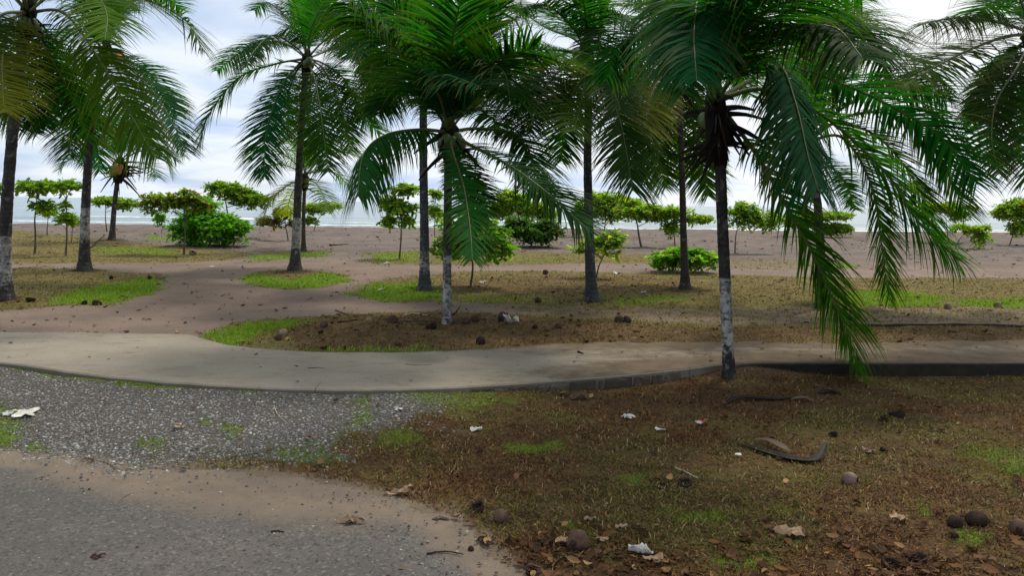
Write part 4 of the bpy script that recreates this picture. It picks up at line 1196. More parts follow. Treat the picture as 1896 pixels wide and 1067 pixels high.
cd = pal[rg.integers(0, 4, n)] * (0.7 + 0.6 * rg.random((n, 1)))
br = zone('brown', xd, yd)[:, None]
cd = cd * (1 - 0.8 * br) + 0.8 * br * np.array([0.15, 0.085, 0.04]) * (0.5 + 0.9 * rg.random((n, 1)))
blades('dry_grass', xd, yd, 0.02 + 0.03 * rg.random(n), 0.004 + 0.0004 * yd, 0.6 + rg.random(n) * 0.9, cd, rg, 'dry brown grass behind the walkway', 'grass')

# foreground thatch
x, y = fan(560000, 3.0, 11.3, 1.06, rg)
ok = (y < yfront(x) - 0.02) & (sdf(road_poly, x, y) < -0.02)
x, y = x[ok], y[ok]
g = zone('green', x, y); gv = zone('gravel', x, y)
clump = fbm(x * 3.5, y * 3.5, 141)
pg = np.clip(g * (0.5 + clump), 0, 1)
isg = rg.random(len(x)) < pg
pdry = np.clip((1 - gv * 1.1) * (clump * 1.6 - 0.2) * 0.62, 0, 1)
isd = (~isg) & (rg.random(len(x)) < pdry)
xg, yg = x[isg], y[isg]; n = len(xg)
cg = np.array([0.105, 0.17, 0.018]) * (0.5 + 0.9 * rg.random((n, 1))); yl = (rg.random(n) < 0.3)[:, None]
cg = np.where(yl, np.array([0.17, 0.15, 0.05]) * (0.6 + 0.6 * rg.random((n, 1))), cg)
blades('verge_grass', xg, yg, 0.010 + 0.024 * rg.random(n), 0.0022 + 0.0003 * yg, 0.3 + rg.random(n) * 1.1, cg, rg, 'patchy green grass growing on the near verge', 'grass')
xd, yd = x[isd], y[isd]; n = len(xd)
pal = np.array([(0.17, 0.105, 0.042), (0.095, 0.056, 0.023), (0.13, 0.115, 0.03), (0.30, 0.22, 0.11), (0.045, 0.028, 0.016)])
fld = fbm(xd * 0.75 + 3, yd * 0.75, 191, 4)[:, None] + rg.normal(0, 0.04, (n, 1))
pr = np.array([(0.16, 0.075, 0.030), (0.085, 0.042, 0.018), (0.12, 0.065, 0.03), (0.28, 0.18, 0.09), (0.035, 0.02, 0.012)])
po = np.array([(0.15, 0.12, 0.038), (0.09, 0.075, 0.024), (0.11, 0.125, 0.024), (0.30, 0.24, 0.12), (0.05, 0.036, 0.018)])
ix = rg.choice(5, n, p=[0.3, 0.24, 0.22, 0.11, 0.13])
cd = np.where(fld > 0.49, pr[ix], po[ix]) * (0.6 + 0.8 * rg.random((n, 1)))
blades('dry_thatch', xd, yd, 0.02 + 0.035 * rg.random(n), 0.0024 + 0.00035 * yd, 0.9 + rg.random(n) * 0.65, cd, rg, 'brown dry thatch covering the near verge', 'dry grass')

# gravel
ico = np.array([(0, 0, 1), (0.9, 0, 0.3), (0.28, 0.85, 0.25), (-0.75, 0.5, 0.35), (-0.7, -0.55, 0.28), (0.3, -0.85, 0.33), (0.75, 0.52, -0.4), (-0.3, 0.85, -0.4), (-0.9, 0, -0.4), (-0.28, -0.85, -0.35), (0.7, -0.5, -0.45), (0, 0, -0.9)])
icf = np.array([(0, 1, 2), (0, 2, 3), (0, 3, 4), (0, 4, 5), (0, 5, 1), (1, 6, 2), (2, 7, 3), (3, 8, 4), (4, 9, 5), (5, 10, 1), (6, 7, 2), (7, 8, 3), (8, 9, 4), (9, 10, 5), (10, 6, 1)])


def pebbles(name, x, y, r, cols, rg, label, mat, sink=0.15, lift=0.0):
    n = len(x)
    sc_ = r[:, None] * np.stack([0.8 + 0.6 * rg.random(n), 0.8 + 0.5 * rg.random(n), 0.5 + 0.4 * rg.random(n)], 1)
    az = rg.random(n) * 6.283
    P = ico[None] * (1 + 0.35 * (rg.random((n, 12, 1)) - 0.5)) * sc_[:, None, :]
    ca, sa = np.cos(az)[:, None], np.sin(az)[:, None]
    Q = np.stack([P[..., 0] * ca - P[..., 1] * sa, P[..., 0] * sa + P[..., 1] * ca, P[..., 2]], -1)
    c = np.stack([x, y, height(x, y) + lift + sc_[:, 2] * (0.5 - sink)], 1)
    V = (Q + c[:, None, :]).reshape(-1, 3)
    F = (np.arange(n)[:, None, None] * 12 + icf[None]).reshape(-1, 3)
    o = link(name, raw_mesh(name, V, F, np.repeat(cols, 12, 0), False), mat)
    return tag(o, label, 'gravel', None, 'stuff')


m, t, p, o = principled('stone_chips', 0.85, 0.25)
a_ = attr(t); geo = t.n('ShaderNodeNewGeometry')
t.l(t.mix(t.ramp(t.noise(geo.outputs['Position'], 60.0, 4.0), 0.3, 0.7, 0, 0.5), a_.outputs[0], t.mix(1.0, a_.outputs[0], (0.5, 0.5, 0.5), 'MULTIPLY')), p.inputs['Base Color'])
M_PEB = m
x, y = fan(120000, 4.6, 11, 0.8, rg)
ok = (y < yfront(x) - 0.03) & (sdf(road_poly, x, y) < 0.25)
x, y = x[ok], y[ok]
gv = zone('gravel', x, y); g = zone('green', x, y)
keep = rg.random(len(x)) < np.clip(gv * 1.1 * (1 - 0.75 * g), 0, 1)
x, y = x[keep], y[keep]; n = len(x)
pal = np.array([(0.185, 0.19, 0.178), (0.28, 0.275, 0.25), (0.095, 0.10, 0.098), (0.21, 0.18, 0.15), (0.165, 0.16, 0.175), (0.48, 0.46, 0.42)])
pebbles('gravel', x, y, 0.005 + 0.010 * rg.random(n) ** 2.0, pal[rg.choice(6, n, p=[0.3, 0.2, 0.2, 0.15, 0.12, 0.03])] * (0.7 + 0.6 * rg.random((n, 1))), rg, 'grey crushed stone beside the road', M_PEB)
# loose grit on the road's edge
x, y = fan(14000, 3.2, 8, 0.8, rg); dd = sdf(road_poly, x, y)
keep = (dd > 0.05) & (rg.random(len(x)) < np.exp(-dd / 0.7) * 0.8 + 0.05)
x, y = x[keep], y[keep]; n = len(x)
pebbles('road_grit', x, y, 0.003 + 0.009 * rg.random(n) ** 2.5, pal[rg.integers(0, 6, n)] * (0.3 + 0.6 * rg.random((n, 1))), rg, 'loose grit on the road edge', M_PEB, 0.1, 0.02)


# fallen leaves: curled blades
def litter(name, x, y, size, cols, rg, label, cat, lift=0.0):
    n = len(x)
    az = rg.random(n) * 6.283
    d = np.stack([np.cos(az), np.sin(az), rg.normal(0, 0.18, n)], 1); d = norm(d)
    s = norm(np.stack([-np.sin(az), np.cos(az), rg.normal(0, 0.35, n)], 1))
    up = norm(np.cross(d, s)); up = up * np.sign(up[:, 2:3])
    L = size[:, None]; wv = s * L * (0.22 + 0.14 * rg.random((n, 1)))
    curl = L * (rg.normal(0.10, 0.12, n))[:, None]; cup = L * (0.02 + 0.16 * rg.random((n, 1)))
    c = np.stack([x, y, height(x, y) + lift + size * 0.10 + 0.004], 1)
    rows = []
    for q, wf in ((-0.5, 0.12), (-0.2, 0.75), (0.15, 1.0), (0.42, 0.6), (0.55, 0.05)):
        mid = c + d * L * q + up * curl * (q * q * 4 - 0.3)
        rows += [mid - wv * wf + up * cup * wf, mid, mid + wv * wf + up * cup * wf]
    P = np.stack(rows, 1).reshape(-1, 3)
    f = []
    for r_ in range(4):
        for k in range(2):
            f.append((r_ * 3 + k, r_ * 3 + k + 1, r_ * 3 + k + 4, r_ * 3 + k + 3))
    F = (np.arange(n)[:, None, None] * 15 + np.array(f)[None]).reshape(-1, 4)
    P[:, 2] = np.maximum(P[:, 2], height(P[:, 0], P[:, 1]) + lift + 0.003)
    o = link(name, raw_mesh(name, P, F, np.repeat(cols, 15, 0), True), M_DEAD)
    return tag(o, label, cat, None, 'stuff')


LP = np.array([(0.10, 0.052, 0.024), (0.055, 0.028, 0.015), (0.17, 0.10, 0.05), (0.26, 0.17, 0.09), (0.035, 0.02, 0.012), (0.12, 0.06, 0.04)])
x, y = fan(54000, 2.9, 11, 1.04, rg)
ok = (y < yfront(x) - 0.15) & (sdf(road_poly, x, y) < 0.05)
x, y = x[ok], y[ok]
near = np.clip(1.35 - (y - 3.2) / 1.7, 0.06, 1.0) * sstep(fbm(x * 1.6, y * 1.6, 161), 0.26, 0.5)
keep = rg.random(len(x)) < near * (1 - 0.85 * zone('gravel', x, y))
x, y = x[keep], y[keep]; n = len(x)
litter('leaf_litter', x, y, 0.022 + 0.07 * rg.random(n) ** 2.0, LP[rg.choice(6, n, p=[0.28, 0.29, 0.10, 0.03, 0.20, 0.10])] * (0.55 + 0.7 * rg.random((n, 1))), rg, 'brown fallen leaves strewn over the near verge', 'leaf litter', 0.014)
x, y = fan(2600, 2.9, 8, 0.7, rg); dd = sdf(road_poly, x, y)
keep = (dd > 0) & (rg.random(len(x)) < 0.9 * np.exp(-dd / 0.35) * (x > -1.5) + 0.03)
x, y = x[keep], y[keep]; n = len(x)
litter('road_litter', x, y, 0.012 + 0.03 * rg.random(n) ** 2, LP[rg.integers(0, 6, n)] * 0.8, rg, 'small leaf scraps along the road edge', 'leaf litter', 0.02)
xw = rg.uniform(-9, 9, 260); fw = rg.random(260) ** 1.3
yw = yfront(xw) + 0.05 + (yback(xw) - yfront(xw) - 0.1) * (1 - fw)
sel = rg.random(260) < 0.25 + 0.6 * sstep(xw, -1, 4)
xw, yw = xw[sel], yw[sel]; n = len(xw)
litter('walkway_scraps', xw, yw, 0.02 + 0.05 * rg.random(n) ** 2, LP[rg.integers(0, 6, n)], rg, 'small leaf and twig scraps on the concrete walkway', 'leaf litter', WTOP - ZB + 0.055)
# scraps of husk and leaf behind the walkway and on the sand
x, y = fan(15000, 9.5, 60, 0.8, rg)
ok = (y > yback(x) - 0.6) & (y < ycrest(x) - 1)
x, y = x[ok], y[ok]
keep = rg.random(len(x)) < 0.20 + 0.25 * sstep(y, 26, 36) * sstep(fbm(x * 0.4, y * 0.5, 175), 0.45, 0.6) + 0.5 * zone('dry', x, y) * sstep(fbm(x * 0.8, y * 0.8, 171), 0.4, 0.65)
x, y = x[keep], y[keep]; n = len(x)
litter('husk_scraps', x, y, (0.03 + 0.10 * rg.random(n) ** 2.2) * (1 + 0.7 * sstep(y, 20, 45)), LP[rg.choice(6, n, p=[0.24, 0.3, 0.12, 0.04, 0.2, 0.10])] * (0.6 + 0.6 * rg.random((n, 1))), rg, 'dark scraps of husk and leaf on the sand', 'debris')

# ------------------------------------------------------------------ single things lying about
M_HUSK = mat_simple('old_husk', (0.10, 0.058, 0.036), (0.045, 0.026, 0.018), 16.0, 0.8, 0.25, 0.7, 0.006, (1, 1, 0.3))
M_HUSKD = mat_simple('dark_husk', (0.045, 0.026, 0.018), (0.018, 0.012, 0.009), 16.0, 0.9, 0.15, 0.9, 0.01)
M_HUSKP = mat_simple('pale_husk', (0.27, 0.20, 0.12), (0.16, 0.11, 0.065), 10.0, 0.8, 0.2, 0.5, 0.006)
M_HUSKR = mat_simple('pinkish_husk', (0.20, 0.12, 0.095), (0.12, 0.068, 0.055), 10.0, 0.6, 0.3, 0.4, 0.006)
M_PAPER = mat_simple('paper', (0.62, 0.61, 0.57), (0.36, 0.35, 0.31), 14.0, 0.8, 0.2, 0.3, 0.004)
M_RED = mat_simple('red_print', (0.55, 0.06, 0.03), (0.42, 0.04, 0.025), 20.0, 0.5, 0.3, 0.2, 0.002)
M_STICK = mat_simple('dry_stick', (0.16, 0.115, 0.075), (0.08, 0.055, 0.038), 20.0, 0.9, 0.15, 0.6, 0.004)
M_STICKP = mat_simple('bleached_stick', (0.42, 0.36, 0.27), (0.28, 0.235, 0.17), 20.0, 0.85, 0.15, 0.4, 0.003)
M_WOOD = mat_simple('driftwood', (0.11, 0.09, 0.075), (0.06, 0.048, 0.04), 6.0, 0.9, 0.15, 0.7, 0.02, (0.4, 1, 1))
M_SPATHE = mat_simple('dead_spathe', (0.022, 0.015, 0.012), (0.009, 0.007, 0.006), 12.0, 0.7, 0.25, 0.6, 0.006, (0.2, 1, 1))
M_PITH = mat_simple('pale_spathe', (0.13, 0.10, 0.07), (0.07, 0.05, 0.036), 12.0, 0.8, 0.2, 0.4, 0.006, (0.2, 1, 1))
M_TANL = mat_simple('tan_leaf', (0.36, 0.245, 0.15), (0.24, 0.155, 0.09), 14.0, 0.75, 0.2, 0.4, 0.004)


def lift_at(p):
    return Vector((p.x, p.y, hz(p.x, p.y)))


def coconut(u, v, rpx, mat, label, group='fallen coconuts', split=False, seed=0, cat='coconut', name='coconut'):
    """a fallen nut: three-ribbed husk with the stalk scar; split ones are broken open"""
    rg = np.random.default_rng(seed + int(u))
    p = ground(u, v + rpx * 0.6)
    r = rpx * p.y / FPX
    uu = np.linspace(0.0, math.pi, 11); vv = np.linspace(0, 2 * math.pi, 16, endpoint=False)
    V = []
    for a_ in uu:
        for b_ in vv:
            k = math.sin(a_) * (1 + 0.06 * math.cos(3 * b_) + 0.03 * (rg.random() - 0.5))
            zc = -math.cos(a_) * 1.12 + (0.10 if a_ > 2.9 else 0)
            if split and zc > 0.1:
                k *= 0.62 + 0.25 * rg.random(); zc = 0.1 - (zc - 0.1) * 0.75 + 0.35 * (rg.random() - 0.5) * math.sin(a_)
            V.append((r * k * math.cos(b_), r * k * math.sin(b_), r * zc))
    a = np.arange(10)[:, None] * 16 + np.arange(16)[None, :]; b = np.arange(10)[:, None] * 16 + (np.arange(16)[None, :] + 1) % 16
    o = link(name, raw_mesh(name, V, np.stack([a, b, b + 16, a + 16], -1).reshape(-1, 4), None, not split), mat)
    q = lift_at(p)
    o.location = (q.x, q.y, q.z + r * (0.62 if rpx > 6 else 0.8))
    o.scale = (0.85 + 0.25 * rg.random(), 0.85 + 0.25 * rg.random(), 0.9 + 0.2 * rg.random())
    o.rotation_euler = (1.2 + rg.random() * 0.7 if not split else 0.5 * rg.random(), 0.4 * rg.random(), rg.random() * 6)
    # stalk cap
    cv = []; 
    if not split:
        ring = [(math.cos(x_) * r * 0.30 * (1 + 0.3 * (k % 2)), math.sin(x_) * r * 0.30 * (1 + 0.3 * (k % 2)), r * 1.10) for k, x_ in enumerate(np.linspace(0, 6.283, 8, endpoint=False))]
        top = [(x_ * 0.4, y_ * 0.4, z_ + r * 0.10) for x_, y_, z_ in ring]
        f = [[k, (k + 1) % 8, 8 + (k + 1) % 8, 8 + k] for k in range(8)] + [[8, 9, 10, 11], [11, 12, 15, 8], [12, 13, 14, 15]]
        link('stalk_scar', raw_mesh('stalk_scar', ring + top, f, None, False), M_HUSKD, o)
    return tag(o, label, cat, group)


coconut(1070, 1003, 22, M_HUSK, 'large round brown coconut by the road edge in the foreground', seed=1)
coconut(880, 938, 18, M_HUSKD, 'dark broken husk at the end of the asphalt', split=True, seed=2, cat='husk', name='husk', group='broken husks')
coconut(928, 958, 14, M_HUSK, 'brownish half-buried nut just right of the dark broken husk by the road', seed=3)
coconut(1768, 967, 14, M_HUSKD, 'left of three dark nuts near the right edge', seed=4)
coconut(1808, 962, 17, M_HUSKD, 'largest of three dark nuts near the right edge', seed=5)
coconut(1765, 992, 9, M_HUSKD, 'smallest of three dark nuts near the right edge, in front', seed=6)
coconut(1886, 979, 17, M_HUSK, 'nut cut by the right edge in the foreground', seed=7)
coconut(1573, 888, 13, M_HUSKR, 'pinkish pale coconut on the near verge right of the boat-shaped spathe', seed=8)
coconut(1652, 1042, 20, M_HUSKD, 'dark husk shell near the bottom right, left of a pair', split=True, seed=9, cat='husk', name='husk', group='broken husks')
coconut(1700, 1030, 18, M_HUSKD, 'dark husk shell near the bottom right, right of a pair', split=True, seed=10, cat='husk', name='husk', group='broken husks')
coconut(1268, 892, 14, M_HUSKD, 'dark husk touching the pale split stick on the verge', split=True, seed=11, cat='husk', name='husk', group='broken husks')
coconut(1225, 899, 10, M_HUSKD, 'small dark husk left of the pale split stick', split=True, seed=12, cat='husk', name='husk', group='broken husks')
coconut(525, 617, 8, M_HUSKP, 'pale coconut at the left end of the litter bed', seed=13)
coconut(515, 625, 8, M_HUSK, 'brown coconut touching the pale one in the litter bed', seed=14)
coconut(600, 602, 8, M_HUSK, 'brown nut behind the pale coconut in the litter bed', seed=15)
coconut(600, 642, 8, M_HUSKD, 'dark husk near the walkway edge left of the mottled palm', split=True, seed=16, cat='husk', name='husk', group='broken husks')
coconut(593, 614, 6, M_HUSKD, 'small dark husk in the middle of the litter bed', split=True, seed=17, cat='husk', name='husk', group='broken husks')
coconut(727, 592, 9, M_HUSK, 'brown coconut among sticks left of the mottled palm', seed=18)
coconut(683, 595, 7, M_HUSKP, 'small pale nut at the left end of the sticks', seed=19)
coconut(797, 602, 12, M_HUSKD, 'large dark husk at the foot of the mottled palm', split=True, seed=20, cat='husk', name='husk', group='broken husks')
coconut(863, 594, 8, M_HUSK, 'brown nut just right of the mottled palm', seed=21)
coconut(880, 590, 9, M_HUSK, 'second brown nut right of the mottled palm', seed=22)
coconut(931, 584, 8, M_HUSK, 'upper of two stacked brown nuts behind the white bag', seed=23)
coconut(927, 592, 7, M_HUSKD, 'lower of two stacked brown nuts behind the white bag', seed=24)
coconut(890, 632, 9, M_HUSKD, 'dark round husk near the walkway right of the mottled palm', seed=25)
coconut(990, 607, 5, M_HUSKD, 'small dark nut right of the white bag', seed=26)
coconut(1034, 604, 7, M_HUSK, 'brown nut on the dry bed well right of the white bag', seed=27)
coconut(1146, 592, 8, M_HUSK, 'left nut of a side-by-side pair on the dry track', seed=28)
coconut(1161, 592, 8, M_HUSK, 'right nut of a side-by-side pair on the dry track', seed=29)
coconut(296, 513, 7, M_HUSKP, 'pale round coconut at the tip of the left grass island', seed=30)
coconut(277, 515, 4, M_HUSKD, 'small dark nut beside the pale coconut on the left island', seed=31)
coconut(357, 468, 7, M_HUSKP, 'pale coconut at the foot of the crooked almond tree', seed=32)
coconut(415, 451, 5, M_HUSKP, 'pale coconut in front of the big round bush', seed=33)
coconut(57, 554, 8, M_HUSKD, 'dark husk on the left grass island near the leaning palm', split=True, seed=34, cat='husk', name='husk', group='broken husks')
coconut(180, 560, 9, M_HUSKD, 'dark husk at the front of the left grass island', split=True, seed=35, cat='husk', name='husk', group='broken husks')
coconut(155, 560, 6, M_HUSKD, 'small dark husk left of another on the left grass island', split=True, seed=36, cat='husk', name='husk', group='broken husks')
coconut(206, 514, 4, M_HUSKD, 'small dark nut behind the bright turf of the left island', seed=37)
coconut(1010, 505, 5, M_HUSK, 'brown nut beside the sandy path behind the middle lawn', seed=38)
coconut(996, 556, 7, M_HUSK, 'brown nut on the dry lawn left of the straight dark palm', seed=39)
coconut(1847, 566, 6, M_HUSKP, 'pale stone-like nut on the green turf near the right edge', seed=40)
coconut(1755, 568, 7, M_HUSKP, 'pale half-round nut in front of the right green turf', seed=41)
coconut(1541, 803, 9, M_HUSKD, 'dark flat husk above the upturned end of the spathe', split=True, seed=42, cat='husk', name='husk', group='broken husks')
coconut(1637, 831, 9, M_HUSKD, 'dark flat husk right of the spathe on the verge', split=True, seed=43, cat='husk', name='husk', group='broken husks')
coconut(1660, 762, 16, M_HUSKD, 'heap of dark husk behind the spathe, far right of the nearest palm', split=True, seed=44, cat='husk', name='husk', group='broken husks')
coconut(1636, 776, 8, M_HUSKD, 'small dark husk in front of the husk heap', split=True, seed=45, cat='husk', name='husk', group='broken husks')
coconut(872, 1018, 6, M_HUSKD, 'small dark nut lying alone on the asphalt', seed=46)
coconut(1020, 1005, 10, M_HUSKD, 'dark husk piece left of the large round coconut', split=True, seed=47, cat='husk', name='husk', group='broken husks')
coconut(985, 1055, 15, M_HUSKD, 'ragged dark husk at the bottom edge on the asphalt', split=True, seed=48, cat='husk', name='husk', group='broken husks')


def stick(pts, r, mat, label, cat='stick', name='stick', lift=None, taper=0.5, group='sticks and twigs', squash=1.0):
    P = []
    for k, (u, v) in enumerate(pts):
        p = ground(u, v); q = lift_at(p)
        on_road = 0.02 if sdf(road_poly, np.array([q.x]), np.array([q.y]))[0] > 0 else 0.0
        on_walk = max(0.0, WTOP - q.z + 0.002) if yfront(q.x) < q.y < yback(q.x) else 0.0
        P.append(q + Vector((0, 0, r * 0.8 + on_road + on_walk + (lift[k] if lift else 0))))
    b = P[0].copy()
    C, L = spline([p - b for p in P], 16)
    rg = np.random.default_rng(int(pts[0][0] * 7 + pts[0][1]))
    C[1:-1] += rg.normal(0, r * 0.25, (14, 3))
    V, F = tube(C, np.linspace(r, r * taper, 16), 7 if False else 6, squash, 1 + 0.25 * (rg.random((16, 6)) - 0.5))
    o = link(name, raw_mesh(name, V, F, None, True), mat, None, b)
    return tag(o, label, cat, group)


stick([(507, 752), (515, 770), (535, 788)], 0.006, M_STICKP, 'thin white curved twig on the gravel')
stick([(155, 850), (195, 858), (222, 876)], 0.005, M_STICK, 'thin curved twig between gravel and asphalt')
stick([(222, 933), (235, 924), (248, 919)], 0.004, M_STICK, 'short brown twig on the sandy road edge')
stick([(790, 1033), (825, 1029), (858, 1035)], 0.007, M_HUSKD, 'dark reddish curved twig on the asphalt')
stick([(503, 993), (514, 991), (526, 993)], 0.008, M_HUSKD, 'stubby dark stick on the asphalt')
stick([(622, 576), (650, 585), (690, 584)], 0.018, M_STICK, 'long grey branch at the back of the litter bed')
stick([(747, 586), (765, 582), (800, 587)], 0.018, M_STICKP, 'bent pale branch left of the mottled palm')
stick([(735, 598), (770, 595), (812, 596)], 0.02, M_STICK, 'brown branch lying against the mottled palm')
stick([(838, 585), (846, 580), (852, 576)], 0.018, M_HUSKD, 'short dark stick poking up right of the mottled palm', lift=[0, 0.03, 0.07])
stick([(625, 599), (645, 596), (662, 593)], 0.018, M_HUSKD, 'dark stick in the middle of the litter bed')
stick([(1250, 868), (1272, 878), (1292, 888)], 0.010, M_STICKP, 'pale split stick on the near verge')
stick([(1168, 902), (1195, 901), (1225, 903)], 0.008, M_STICK, 'thin stick lying left of the small dark husk')
stick([(1105, 1035), (1102, 1020), (1114, 1005)], 0.004, M_STICKP, 'thin pale curved strip right of the large coconut')
stick([(832, 880), (842, 865), (845, 852)], 0.004, M_STICKP, 'thin pale forked twig on the verge')
stick([(995, 850), (1050, 856), (1092, 864)], 0.004, M_STICK, 'long thin straw stalk on the middle verge')
stick([(1608, 945), (1606, 935), (1615, 925)], 0.004, M_STICKP, 'small curled pale strip on the right verge')
stick([(340, 455), (318, 457), (300, 458)], 0.03, M_STICK, 'fallen branch left of the crooked almond stem')
stick([(168, 460), (182, 452), (195, 446)], 0.035, M_HUSKD, 'dark leaning branch beside the swollen-foot palm', lift=[0, 0.1, 0.2])
stick([(610, 455), (625, 453), (642, 453)], 0.04, M_HUSKD, 'dark branch on the sand right of the flared-foot palm')
stick([(570, 692), (590, 691), (600, 693)], 0.006, M_STICK, 'small brown twig on the concrete near the joint')
stick([(750, 684), (775, 686), (800, 685)], 0.004, M_STICK, 'thin twig lying across the concrete walkway')
stick([(1070, 661), (1080, 665)], 0.014, M_HUSKD, 'dark stub on the concrete walkway')
stick([(1603, 458), (1625, 456), (1640, 457)], 0.035, M_STICKP, 'pale stick on the sand behind the hanging frond')
stick([(1533, 478), (1550, 478)], 0.03, M_STICKP, 'white short stick on the sand right of the slender palm')
stick([(284, 411), (310, 408), (336, 411)], 0.22, M_WOOD, 'weathered driftwood log on the beach crest left', 'log', 'driftwood_log', taper=0.7, group='driftwood logs')
stick([(1745, 428), (1758, 427), (1772, 429)], 0.24, M_WOOD, 'short driftwood log on the beach crest right', 'log', 'driftwood_log', taper=0.8, group='driftwood logs')


def spathe(pts, wpx, mat, label, lifts, name='palm_spathe', hollow=0.6):
    """boat-shaped dead sheath: a long trough, thin-walled, closed at the ends"""
    P = []
    for (u, v), lf in zip(pts, lifts):
        q = lift_at(ground(u, v)); P.append(q + Vector((0, 0, lf + 0.01)))
    b = P[0].copy(); n = 22
    C, L = spline([p - b for p in P], n)
    T = norm(np.gradient(C, axis=0)); S = norm(np.cross(T, [0, 0, 1.0])); U = np.cross(S, T)
    w_ = wpx * P[0].y / FPX
    prof = np.clip(np.sin(np.pi * np.linspace(0.06, 0.97, n)) ** 0.6, 0.15, 1) * w_
    V = []
    for ang, k in [(a_, 1.0) for a_ in np.linspace(-1.35, 1.35, 7)] + [(a_, 0.86) for a_ in np.linspace(1.35, -1.35, 7)]:
        V.append(C + S * (math.sin(ang) * prof * k)[:, None] - U * ((math.cos(ang) - 1) * 0 + math.cos(ang) * prof * k * hollow - prof * hollow)[:, None])
    V = np.stack(V, 1).reshape(-1, 3); m_ = 14
    i = np.arange(n - 1)[:, None]; j = np.arange(m_)[None, :]
    a = i * m_ + j; bb = i * m_ + (j + 1) % m_
    F = np.stack([a, bb, bb + m_, a + m_], -1).reshape(-1, 4)
    o = link(name, raw_mesh(name, V, F, None, True), mat, None, b)
    return tag(o, label, 'palm spathe', 'dead palm sheaths')


spathe([(1375, 826), (1420, 842), (1470, 855), (1512, 856), (1529, 842)], 11, M_SPATHE, 'dark boat-shaped palm spathe with upturned end on the near verge', [0, 0, 0, 0.01, 0.10])
spathe([(1395, 822), (1425, 828), (1462, 846)], 10, M_PITH, 'pale flattened sheath strip lying over the dark spathe', [0.03, 0.05, 0.04], 'sheath_strip', 0.2)
spathe([(1340, 750), (1370, 742), (1430, 742), (1480, 738)], 9, M_SPATHE, 'brown sheath behind the near verge, right of the nearest palm', [0, 0.02, 0, 0], 'palm_sheath', 0.5)
spathe([(1465, 742), (1490, 744), (1505, 746)], 10, M_PITH, 'short pale sheath piece right of the brown sheath', [0.0, 0.02, 0.0], 'palm_sheath', 0.5)
spathe([(1515, 730), (1535, 729), (1558, 732)], 8, M_SPATHE, 'small dark sheath piece below the frond that touches the ground', [0, 0.01, 0], 'palm_sheath', 0.5)
spathe([(1060, 742), (1075, 738), (1090, 742)], 9, M_HUSK, 'curled tan sheath scrap in front of the kerb blocks', [0, 0.03, 0], 'sheath_scrap', 0.7)
spathe([(800, 965), (815, 963), (832, 966)], 5, M_HUSK, 'flat brown sheath scrap at the asphalt end', [0, 0.0, 0], 'sheath_scrap', 0.5)


def scrap(u, v, wpx, hpx, mat, label, cat, name, seed, group=None, spikes=0, lift=0.0, crumple=0.35):
    """a crumpled sheet: paper, bag or a single big leaf"""
    rg = np.random.default_rng(seed)
    p = ground(u, v); q = lift_at(p)
    w_ = wpx * p.y / FPX; d_ = max(hpx * p.y / FPX * (p.y / 2.2) * 0.55, w_ * 0.35)
    n = 9; g = np.linspace(-1, 1, n)
    X, Y = np.meshgrid(g, g)
    th = np.arctan2(Y, X); rr = np.maximum(np.abs(X), np.abs(Y))
    edge = 1 + 0.22 * np.sin(th * 3 + seed) + 0.12 * np.sin(th * 5 + 2 * seed)
    if spikes:
        edge = 0.55 + 0.75 * np.abs(np.cos(th * spikes / 2 + seed)) ** 2.5
    rad = np.hypot(X, Y); sc_ = np.where(rad > 0, rr / np.maximum(rad, 1e-6), 1) * edge
    x_ = X * sc_ * w_ * 0.5; y_ = Y * sc_ * d_ * 0.5
    z_ = (fbm(X * 1.7 + seed, Y * 1.7, seed, 3) - 0.32) * w_ * crumple * 2
    road_l = 0.022 if sdf(road_poly, np.array([q.x]), np.array([q.y]))[0] > 0 else 0.006
    V = np.stack([x_, y_, np.maximum(z_, 0) + 0.004], -1).reshape(-1, 3)
    a = np.arange(n - 1)[:, None] * n + np.arange(n - 1)[None, :]
    F = np.stack([a, a + 1, a + n + 1, a + n], -1).reshape(-1, 4)
    o = link(name, raw_mesh(name, V, F, None, False), mat, None, (q.x, q.y, q.z + road_l + lift))
    o.rotation_euler = (0, 0, rg.random() * 0.8 - 0.4)
    md = o.modifiers.new('thickness', 'SOLIDIFY'); md.thickness = 0.0025
    return tag(o, label, cat, group)


LG = 'scraps of litter'
scrap(1465, 998, 62, 22, M_TANL, 'large tan dead leaf with pointed lobes in the right foreground', 'dead leaf', 'dead_leaf', 5, 'large dead leaves', 3, 0.02)
scrap(1186, 1030, 48, 16, M_PAPER, 'crumpled white paper beside a tan leaf in the foreground', 'paper', 'paper_scrap', 3, LG, 0, 0.015)
scrap(1212, 1045, 38, 26, M_TANL, 'tan leaf hanging from the crumpled white paper', 'dead leaf', 'dead_leaf', 8, 'large dead leaves', 3, 0.01)
scrap(1092, 968, 26, 10, M_HUSKP, 'pale curled leaf behind the large round coconut', 'dead leaf', 'dead_leaf', 9, 'large dead leaves', 0, 0.01)
scrap(1150, 983, 26, 8, M_TANL, 'pale narrow leaf right of the large round coconut', 'dead leaf', 'dead_leaf', 10, 'large dead leaves', 0, 0.01)
scrap(1665, 967, 30, 18, M_TANL, 'small orange-tan curled leaf in the right foreground', 'dead leaf', 'dead_leaf', 11, 'large dead leaves', 0, 0.01)
scrap(1608, 840, 22, 14, M_HUSKR, 'pinkish dead leaf right of the spathe tip', 'dead leaf', 'dead_leaf', 12, 'large dead leaves', 3, 0.01)
scrap(330, 796, 17, 11, M_TANL, 'single tan leaf on the gravel', 'dead leaf', 'dead_leaf', 13, 'large dead leaves', 0, 0.01)
scrap(742, 918, 44, 18, M_TANL, 'ragged tan leaf bundle on the sandy road edge', 'dead leaf', 'dead_leaf', 14, 'large dead leaves', 5, 0.01)
